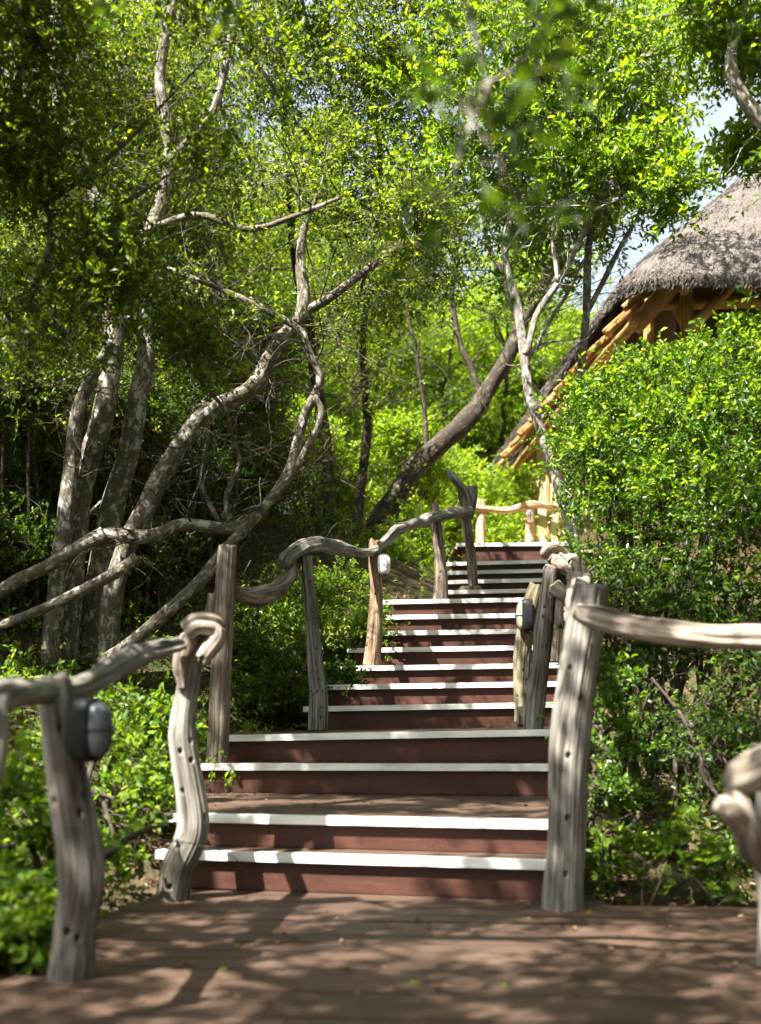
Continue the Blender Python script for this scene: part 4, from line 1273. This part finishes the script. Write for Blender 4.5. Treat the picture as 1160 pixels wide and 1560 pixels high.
# ----------------------------------------------------------------------------- shrubs, right of the stairs
def shrub(name, label, loc, blobs, seed, mat, ln=0.040, wd=0.021, per=16, sub=16, nst=14, ovate=True, group=None, tl=0.13, L=9, stem_r=0.014, tang=20, bark='bark_dark', sig=0.23):
    rng = np.random.default_rng(seed)
    root = thing(name, label, 'shrub', loc, group)
    mb, lf = MB(), MB()
    loc = np.asarray(loc, float)
    hubs = []
    for k in range(nst):
        c = blobs[k % len(blobs)][0] + rng.normal(size=3) * 0.12
        b = loc + np.array([rng.normal() * 0.16, rng.normal() * 0.16, -0.03])
        m_ = b * 0.55 + c * 0.45 + np.array([rng.normal() * 0.12, rng.normal() * 0.12, 0.12])
        C, _ = tube(mb, [b, m_, c], [stem_r * rng.uniform(.8, 1.5), stem_r, stem_r * .5], 6, 0.08, 0.03, seed=int(rng.integers(999)))
        hubs.append(C)
    hubs = np.vstack(hubs)
    if tang:
        tangle(mb, rng, hubs, tang, 0.6, 0.004)
    crown(blobs, rng, lf, mb, hubs, L, tl, ln, wd, ovate, per, sub, 0.6, 0.008, (0, 0, 0.45), sig)
    mb.obj('stems', M[bark], root)
    lf.obj('foliage', M[mat], root)
    return root


ts = shrub('leafy_shrub', 'tall glossy green shrub in front of the lodge with its top in full sun', (2.0, 7.6, 0.45),
      [B(930, 640, 7.7, (.38, .4, .32)), B(1010, 620, 7.6, (.40, .45, .26)), B(1100, 600, 7.4, (.42, .5, .26)), B(1185, 580, 7.3, (.4, .5, .30)), B(905, 720, 7.7, (.28, .4, .25)), B(985, 700, 7.4, (.40, .4, .32)), B(1080, 670, 7.2, (.42, .45, .35)), B(1170, 650, 7.0, (.42, .45, .35)),
       B(1075, 535, 7.8, (.14, .2, .09), .3), B(1150, 515, 7.6, (.18, .25, .12), .3), B(955, 575, 7.9, (.12, .2, .12), .25), B(1010, 555, 7.7, (.05, .1, .12), .2), B(1115, 500, 7.6, (.05, .1, .12), .2), B(900, 600, 7.8, (.06, .1, .10), .2), B(1060, 790, 7.1, (.45, .4, .32)), B(1160, 790, 6.9, (.42, .45, .35)), B(940, 800, 7.4, (.36, .4, .30))], 31, 'leaf_shrub', per=32, sub=12, sig=0.27, ln=0.033, wd=0.017)
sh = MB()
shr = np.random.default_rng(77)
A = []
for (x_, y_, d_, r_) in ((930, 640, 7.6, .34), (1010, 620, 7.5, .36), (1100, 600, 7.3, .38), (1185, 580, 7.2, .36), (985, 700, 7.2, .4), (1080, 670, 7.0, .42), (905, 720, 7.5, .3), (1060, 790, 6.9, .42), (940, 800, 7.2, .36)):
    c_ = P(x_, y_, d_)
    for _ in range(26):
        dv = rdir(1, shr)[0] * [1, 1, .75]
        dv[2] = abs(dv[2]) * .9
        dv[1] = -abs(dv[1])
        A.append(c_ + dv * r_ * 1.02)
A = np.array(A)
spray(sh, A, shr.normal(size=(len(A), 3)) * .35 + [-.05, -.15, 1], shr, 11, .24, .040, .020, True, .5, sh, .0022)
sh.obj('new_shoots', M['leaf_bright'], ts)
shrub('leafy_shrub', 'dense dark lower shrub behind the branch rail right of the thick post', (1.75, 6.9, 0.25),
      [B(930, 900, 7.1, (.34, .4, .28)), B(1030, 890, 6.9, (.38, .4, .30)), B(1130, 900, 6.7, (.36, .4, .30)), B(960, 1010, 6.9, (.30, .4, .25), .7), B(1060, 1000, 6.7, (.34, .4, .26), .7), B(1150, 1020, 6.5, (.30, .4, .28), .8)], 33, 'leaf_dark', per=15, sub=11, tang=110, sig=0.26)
shrub('leafy_shrub', 'loose young shrub low beside the thick split post', (1.25, 5.9, 0.12),
      [B(925, 1110, 6.0, (.18, .25, .2), .8), B(915, 1200, 5.8, (.14, .2, .16), .8), B(960, 1150, 6.2, (.2, .25, .18), .6), B(905, 1040, 6.1, (.12, .2, .14), .6)], 35, 'leaf_shrub', ln=0.034, wd=0.02, per=10, sub=12, nst=7, tang=12)
shrub('leafy_shrub', 'dark twiggy shrub near the right edge above the deck', (2.05, 5.9, 0.12),
      [B(1090, 1110, 6.0, (.26, .3, .22), .6), B(1150, 1140, 5.8, (.24, .3, .22), .7), B(1040, 1090, 6.3, (.24, .3, .2), .5), B(1130, 1230, 5.8, (.2, .25, .14), .4)], 37, 'leaf_dark', ln=0.032, wd=0.018, per=11, sub=14, tang=70, nst=16)
sap = 0
for (x, y, dd, hgt, lab) in ((1028, 1395, 5.1, 0.34, 'bright green sprig at the deck edge, middle of the three'), (935, 1395, 5.15, 0.24, 'low round leaved sprig beside the foot of the thick post'), (1105, 1392, 5.05, 0.30, 'leafy sprig at the deck edge nearest the right side')):
    q = P(x, y, dd)
    q[2] = grnd(q[0], q[1])
    top = max(0.12, hgt)
    bl = [(q + [0.0, 0, 0.45 * top + .1], (.09, .09, .12), .7), (q + [0.06, 0.02, top], (.07, .07, .10), .6), (q + [-0.06, 0.0, top * .8], (.07, .07, .09), .6)]
    shrub('sapling', lab, q, bl, 60 + sap, 'leaf_bright', ln=0.040, wd=0.024, per=6, sub=6, nst=4, tang=0, stem_r=0.004, tl=0.10, L=6, group='young sprigs along the deck edge')
    sap += 1

# ----------------------------------------------------------------------------- shrubs, left of the stairs
shrub('leafy_shrub', 'sunlit small leaved shrub behind the two thin left posts', (-0.95, 10.2, 1.35),
      [B(520, 900, 10.3, (.32, .35, .26)), B(455, 905, 10.2, (.32, .35, .26)), B(545, 960, 10.0, (.25, .3, .22)), B(480, 970, 9.8, (.32, .35, .25)), B(410, 950, 9.8, (.32, .35, .25))], 41, 'leaf_herb', per=16, sub=20, nst=10, ln=0.032, wd=0.018)
shrub('leafy_shrub', 'dark green shrub in shade between the square post and the pitted post', (-0.95, 8.9, 0.95),
      [B(420, 1010, 9.0, (.24, .3, .2)), B(445, 1060, 8.8, (.22, .3, .16)), B(395, 1060, 8.6, (.22, .25, .18)), B(380, 980, 9.2, (.22, .3, .2)), B(520, 1040, 9.2, (.14, .2, .14), .8)], 43, 'leaf_dark', per=16, sub=18, nst=8, ln=0.034, wd=0.019)
shrub('leafy_shrub', 'yellow green shrub glowing in sun left of the leaning trunk', (-0.2, 13.0, 2.3),
      [B(600, 860, 13.2, (.3, .4, .3)), B(640, 840, 13.4, (.3, .4, .35)), B(625, 800, 13.8, (.3, .4, .3)), B(560, 840, 13, (.3, .4, .25), .7)], 45, 'leaf_yellow', per=15, sub=16, nst=8, ln=0.045, wd=0.025, ovate=False)
shrub('leafy_shrub', 'leafy bush on the bank beside the twisted left post', (-1.55, 5.6, 0.35),
      [B(190, 1150, 5.7, (.22, .25, .16), .4), B(150, 1080, 5.9, (.25, .3, .18), .5), B(230, 1110, 6.1, (.18, .2, .16), .5), B(215, 1200, 5.4, (.16, .2, .12), .3)], 47, 'leaf_herb', ln=0.042, wd=0.026, per=11, sub=13, nst=8, tang=14, tl=.12)
shrub('leafy_shrub', 'bright leafy plant at the left edge below the branch rail', (-1.55, 4.5, 0.1),
      [B(30, 1180, 4.5, (.16, .2, .14), .5), B(60, 1260, 4.5, (.16, .2, .12), .4), B(20, 1330, 4.3, (.15, .2, .12), .5), B(150, 1290, 4.8, (.14, .2, .10), .3)], 49, 'leaf_bright', ln=0.042, wd=0.027, per=9, sub=12, nst=8, tang=4, tl=.11, L=7)
shrub('leafy_shrub', 'low green plant against the base of the lamp post', (-1.42, 3.75, -0.05),
      [B(35, 1400, 3.75, (.12, .15, .08)), B(15, 1440, 3.6, (.10, .12, .08)), B(70, 1360, 4.0, (.11, .15, .08), .7)], 51, 'leaf_herb', ln=0.046, wd=0.030, per=8, sub=10, nst=6, tang=0, tl=.10, L=6)

# background shrub kinds: one of each, copied along the forest edge
def proto_shrub(label, group, seed, mat, ovate, ln, wd, per=15, sub=18, tang=60):
    rng = np.random.default_rng(seed)
    bl = []
    for k in range(11):
        a = rng.uniform(0, 2 * np.pi)
        r = rng.uniform(0.1, 0.85)
        bl.append((np.array([r * math.cos(a), r * math.sin(a), rng.uniform(0.45, 2.3)]), (rng.uniform(.35, .55), rng.uniform(.35, .55), rng.uniform(.25, .4)), 1.0))
    return shrub('thicket_shrub', label, (0, 0, 0), bl, seed, mat, ln, wd, per, sub, 22, ovate, group, .16, 9, .016, tang)


def settle(o, x, y, rz, sc=1.0, dz=-0.05):
    o.location = (x, y, grnd(x, y) + dz)
    o.rotation_euler = (0, 0, rz)
    o.scale = (sc, sc, sc)


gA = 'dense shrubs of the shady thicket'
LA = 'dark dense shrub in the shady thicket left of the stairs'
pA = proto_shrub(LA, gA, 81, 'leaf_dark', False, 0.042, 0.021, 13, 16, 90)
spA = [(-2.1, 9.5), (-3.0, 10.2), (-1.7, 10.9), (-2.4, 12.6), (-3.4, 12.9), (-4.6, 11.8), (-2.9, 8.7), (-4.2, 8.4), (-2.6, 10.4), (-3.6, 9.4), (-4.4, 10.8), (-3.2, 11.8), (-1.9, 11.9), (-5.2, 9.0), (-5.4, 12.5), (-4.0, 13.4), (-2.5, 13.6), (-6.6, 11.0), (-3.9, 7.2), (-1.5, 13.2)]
for k, (x, y) in enumerate(spA):
    o = pA if k == 0 else copy_tree(pA, (0, 0, 0), 0)
    settle(o, x, y, k * 2.1, 0.85 + 0.25 * ((k * 37) % 10) / 10)
gB = 'sunlit shrubs along the far forest edge'
LB = 'bright yellow green shrub in the sunny clearing beyond the stairs'
pB = proto_shrub(LB, gB, 83, 'leaf_yellow', False, 0.055, 0.028, 13, 15, 30)
spB = [(-0.8, 15.2), (0.3, 16.2), (-1.8, 16.2), (1.2, 17.8), (0.2, 19.2), (-1.3, 18.4), (1.9, 20.5), (-2.8, 18.6), (0.6, 21.8), (2.4, 23.2), (-0.8, 22.4), (-4.4, 17.5)]
for k, (x, y) in enumerate(spB):
    o = pB if k == 0 else copy_tree(pB, (0, 0, 0), 0)
    settle(o, x, y, k * 1.7, 0.85 + 0.3 * ((k * 53) % 10) / 10)

# ----------------------------------------------------------------------------- forest trees: kinds, then copies
def forest_tree(label, group, seed, mat, bark, h, ln, wd, lo=0.3, per=13, sub=14):
    rng = np.random.default_rng(seed)
    root = thing('forest_tree', label, 'tree', (0, 0, 0), group)
    mb, lf = MB(), MB()
    H = []
    nst = int(rng.integers(2, 4))
    bl = []
    for s in range(nst):
        p = np.array([rng.normal() * .12, rng.normal() * .12, -0.1])
        dr = norm(np.array([rng.normal() * .22, rng.normal() * .22, 1.0]))
        pts = [p]
        for k in range(6):
            p = p + dr * h * 0.8 / 6
            dr = norm(dr + rng.normal(size=3) * .16 + [0, 0, .1])
            pts.append(p)
        C, _ = tube(mb, pts, np.linspace(.12, .03, 7) * rng.uniform(.7, 1.1), 10, 0.15, 0.06, gnarl(seed + s, .1, .03, crack=0), seed + s)
        H.append(C)
        for k in range(7):
            b = C[int(len(C) * rng.uniform(lo, .98))]
            a = rng.uniform(0, 2 * np.pi)
            L = rng.uniform(.5, 1.7)
            e = b + np.array([math.cos(a) * L, math.sin(a) * L, rng.uniform(.1, .9)])
            C2, _ = tube(mb, [b, 0.5 * (b + e) + rng.normal(size=3) * .1, e], [.04, .028, .015], 7, .12, .04, seed=seed + k)
            H.append(C2)
            bl.append((e, (rng.uniform(.6, .95), rng.uniform(.6, .95), rng.uniform(.4, .65)), 1.0))
        bl.append((pts[-1], (.8, .8, .6), 1.0))
    Hh = np.vstack(H)
    tangle(mb, rng, Hh, 50, .9, .008)
    crown(bl, rng, lf, mb, Hh, 9, .24, ln, wd, False, per, sub, r_limb=.012)
    mb.obj('trunk', M[bark], root)
    lf.obj('crown', M[mat], root)
    return root


kinds = [
    ('dark green forest tree with several thin stems in the shade', 'shaded forest trees around the deck', 91, 'leaf_dark', 'bark', 6.5, .055, .027,
     [(-3.9, 14.3), (-5.4, 14.6), (-6.6, 13.4), (-7.6, 15.8), (-6.2, 17.8), (-8.2, 11.4), (5.2, 3.0), (5.8, 0.2), (4.2, -2.6), (1.6, -4.6), (-1.2, -6.0), (-4.6, -4.5), (7.0, 6.0), (4.6, 6.4)]),  # those beside and behind the camera are unseen, added to block sky light
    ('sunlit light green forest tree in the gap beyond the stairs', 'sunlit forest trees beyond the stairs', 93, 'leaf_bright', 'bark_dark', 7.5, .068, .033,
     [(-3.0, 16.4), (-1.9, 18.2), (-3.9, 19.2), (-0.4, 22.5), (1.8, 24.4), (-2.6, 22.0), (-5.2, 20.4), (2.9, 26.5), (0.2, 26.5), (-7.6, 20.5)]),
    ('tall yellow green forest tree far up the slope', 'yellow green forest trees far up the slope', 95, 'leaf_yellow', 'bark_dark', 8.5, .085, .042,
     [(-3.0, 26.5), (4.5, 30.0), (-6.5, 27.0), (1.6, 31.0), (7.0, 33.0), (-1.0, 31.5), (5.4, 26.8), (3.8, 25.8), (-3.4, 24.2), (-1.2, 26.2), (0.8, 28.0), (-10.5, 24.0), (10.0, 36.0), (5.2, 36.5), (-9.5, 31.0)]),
]
for (lab, grp, sd, mat, bark, h, ln, wd, spots) in kinds:
    o0 = forest_tree(lab, grp, sd, mat, bark, h, ln, wd)
    for k, (x, y) in enumerate(spots):
        o = o0 if k == 0 else copy_tree(o0, (0, 0, 0), 0)
        settle(o, x, y, k * 2.4 + sd, 0.85 + 0.35 * ((k * 41) % 10) / 10)

# ----------------------------------------------------------------------------- ground cover
rng = np.random.default_rng(131)
def scatter(n, x0, x1, y0, y1, keepf):
    x = rng.uniform(x0, x1, n)
    y = rng.uniform(y0, y1, n)
    k = keepf(x, y)
    x, y = x[k], y[k]
    return np.stack([x, y, ground(x, y)], 1)


def off_path(x, y, m=0.08):
    return (x < left_edge(y) - m) | (x > right_edge(y) + m)


lf, tw = MB(), MB()
def dens(x, y, s, th):
    return fbm(np.stack([x * 1.1, y * 1.1, 0 * x], -1), s, 2) > th


A = scatter(2600, -4.2, -0.3, 2.6, 7.5, lambda x, y: off_path(x, y) & dens(x, y, 11, -0.25))
hgt = rng.uniform(0.03, 0.26, len(A))
A2 = A + np.stack([rng.normal(size=len(A)) * .04, rng.normal(size=len(A)) * .04, hgt], 1)
sticks(tw, A, A2, 0.0022, 0.0015)
spray(lf, A2, rng.normal(size=(len(A), 3)) * .7 + [0, 0, .6], rng, 7, .10, .040, .026, True, 1.0, tw)
A = scatter(3600, -4.5, 0.6, 7.0, 15, lambda x, y: off_path(x, y) & dens(x, y, 11, -0.35))
A2 = A + np.stack([rng.normal(size=len(A)) * .05, rng.normal(size=len(A)) * .05, rng.uniform(0.03, 0.32, len(A))], 1)
sticks(tw, A, A2, 0.0025, 0.0015)
spray(lf, A2, rng.normal(size=(len(A), 3)) * .7 + [0, 0, .6], rng, 8, .14, .042, .022, False, 1.0, tw)
A = scatter(1500, 0.9, 4.2, 4.95, 9, lambda x, y: off_path(x, y, .05) & dens(x, y, 13, 0.0))
A2 = A + np.stack([rng.normal(size=len(A)) * .03, rng.normal(size=len(A)) * .03, rng.uniform(0.02, 0.16, len(A))], 1)
sticks(tw, A, A2, 0.002, 0.0014)
spray(lf, A2, rng.normal(size=(len(A), 3)) * .7 + [0, 0, .6], rng, 6, .08, .036, .022, True, 1.0, tw)
A = scatter(3500, -8, 6, 14, 30, lambda x, y: off_path(x, y) & dens(x, y, 15, -0.5) & ~((x > 2.6) & (y < 22)))
A2 = A + np.stack([0 * hgt[:1] + rng.normal(size=len(A)) * .05, rng.normal(size=len(A)) * .05, rng.uniform(0.05, 0.5, len(A))], 1)
spray(lf, A2, rng.normal(size=(len(A), 3)) * .7 + [0, 0, .6], rng, 9, .25, .075, .035, False, 1.0)
o = lf.obj('undergrowth', M['leaf_herb'])
tag(o, 'low leafy herbs covering the banks beside the stairs', 'undergrowth', kind='stuff')
s = tw.obj('herb_stems', M['bark_dark'], o)

lf = MB()
A = scatter(16000, -4.5, 4.5, 2.4, 12, lambda x, y: off_path(x, y, 0.02))
A[:, 2] += rng.uniform(0.004, 0.03, len(A))
leaf_mesh(lf, A, rng.normal(size=(len(A), 3)) * [1, 1, .25], rng.normal(size=(len(A), 3)) * .35 + [0, 0, 1], rng.uniform(.025, .06, len(A)), rng.uniform(.012, .03, len(A)), True, .35)
A = scatter(1500, -3.5, 3.5, 2.4, 10, lambda x, y: off_path(x, y, 0.05))
A[:, 2] += 0.012
sticks(lf, A, A + norm(rng.normal(size=(len(A), 3)) * [1, 1, .3]) * rng.uniform(.06, .35, (len(A), 1)), .003, .0015)
tag(lf.obj('leaf_litter', M['litter']), 'dry brown leaves and twigs lying on the soil beside the deck', 'leaf litter', kind='stuff')

lf = MB()
A = []
for _ in range(70):
    A.append((rng.uniform(-0.95, 1.6), rng.uniform(3.2, 4.9), 0.008))
for k, n_ in ((1, 20), (3, 18)):
    for _ in range(n_):
        t_ = rng.uniform(.04, .96)
        u_ = rng.uniform(.2, 1)
        q = (SL[k] + SB[k] * .1) * (1 - t_) + (SR[k] + SB[k] * .1) * t_
        q2 = (SL[k + 1] * (1 - t_) + SR[k + 1] * t_)
        q = q + (np.array([q2[0], q2[1], q[2]]) - q) * u_
        A.append((q[0], q[1], q[2] + .008))
A = np.array(A)
leaf_mesh(lf, A, rng.normal(size=(len(A), 3)) * [1, 1, .08], rng.normal(size=(len(A), 3)) * .2 + [0, 0, 1], rng.uniform(.015, .04, len(A)), rng.uniform(.008, .02, len(A)), True, .3)
tag(lf.obj('dry_leaves', M['litter']), 'tiny dry brown leaves scattered on the deck and landing boards', 'leaf litter', kind='stuff')

# a few fallen leaves on the boards
gl = 'fallen leaves on the lower deck'
for k, (x, y) in enumerate(((662, 1430), (905, 1392), (640, 1500), (770, 1502), (360, 1445), (335, 1478))):
    dd = HC * F / (y - HY)
    q = P(x, y, dd)
    lf = MB()
    leaf_mesh(lf, np.array([[q[0], q[1], 0.008]]), rng.normal(size=(1, 3)) * [1, 1, 0.05], np.array([[0.1, 0.1, 1]]), 0.034, 0.02, True, .15)
    o = lf.obj('fallen_leaf', M['leaf_yellow'])
    tag(o, 'small yellow green leaf fallen on the brown deck boards', 'leaf', gl)

# ----------------------------------------------------------------------------- light, sky, camera
w = bpy.data.worlds.new('World')
scene.world = w
w.use_nodes = True
nt = w.node_tree
bg = nt.nodes['Background']
sky = nt.nodes.new('ShaderNodeTexSky')
sky.sky_type = 'NISHITA'
sky.sun_disc = False
sky.sun_elevation = math.asin(SUN[2])
sky.sun_rotation = math.atan2(SUN[0], SUN[1])
sky.dust_density = 4.0
hz = nt.nodes.new('ShaderNodeHueSaturation')
hz.inputs['Saturation'].default_value = 0.40
nt.links.new(sky.outputs[0], hz.inputs['Color'])
tcn = nt.nodes.new('ShaderNodeTexCoord')
sxyz = nt.nodes.new('ShaderNodeSeparateXYZ')
nt.links.new(tcn.outputs['Generated'], sxyz.inputs[0])
rp = ramp(nt, [(0.45, (0, 0, 0)), (0.80, (1, 1, 1))], sxyz.outputs[1])
nt.links.new(mix(nt, rp, hz.outputs[0], (3.0, 3.45, 4.2)), bg.inputs[0])
bg.inputs[1].default_value = 0.05
L = bpy.data.lights.new('sun', 'SUN')
L.energy = 5.0
L.angle = math.radians(0.53)
L.color = (1.0, 0.94, 0.84)
so = bpy.data.objects.new('sun', L)
so.rotation_euler = Vector(SUN).to_track_quat('Z', 'Y').to_euler()
so.location = (-8, -4, 16)
COL.objects.link(so)

cam = bpy.data.cameras.new('camera')
cam.sensor_fit = 'VERTICAL'
cam.sensor_height = 36.0
cam.sensor_width = 36.0
cam.lens = F / 1560.0 * 36.0
cam.shift_y = (HY - 780.0) / 1560.0
cam.clip_start = 0.05
cam.clip_end = 2000
cam.dof.use_dof = True
cam.dof.focus_distance = 8.6
cam.dof.aperture_fstop = 1.5
co = bpy.data.objects.new('camera', cam)
co.location = (0, 0, HC)
co.rotation_euler = (math.pi / 2, 0, 0)
COL.objects.link(co)
scene.camera = co

scene.render.engine = 'CYCLES'
c = scene.cycles
c.use_denoising = True
c.max_bounces = 4
c.diffuse_bounces = 2
c.glossy_bounces = 2
c.transmission_bounces = 2
c.transparent_max_bounces = 4
c.use_adaptive_sampling = True
c.adaptive_threshold = 0.02
c.sample_clamp_indirect = 8
scene.view_settings.view_transform = 'Standard'
scene.view_settings.look = 'None'
scene.view_settings.exposure = 2.55
scene.view_settings.gamma = 1.0
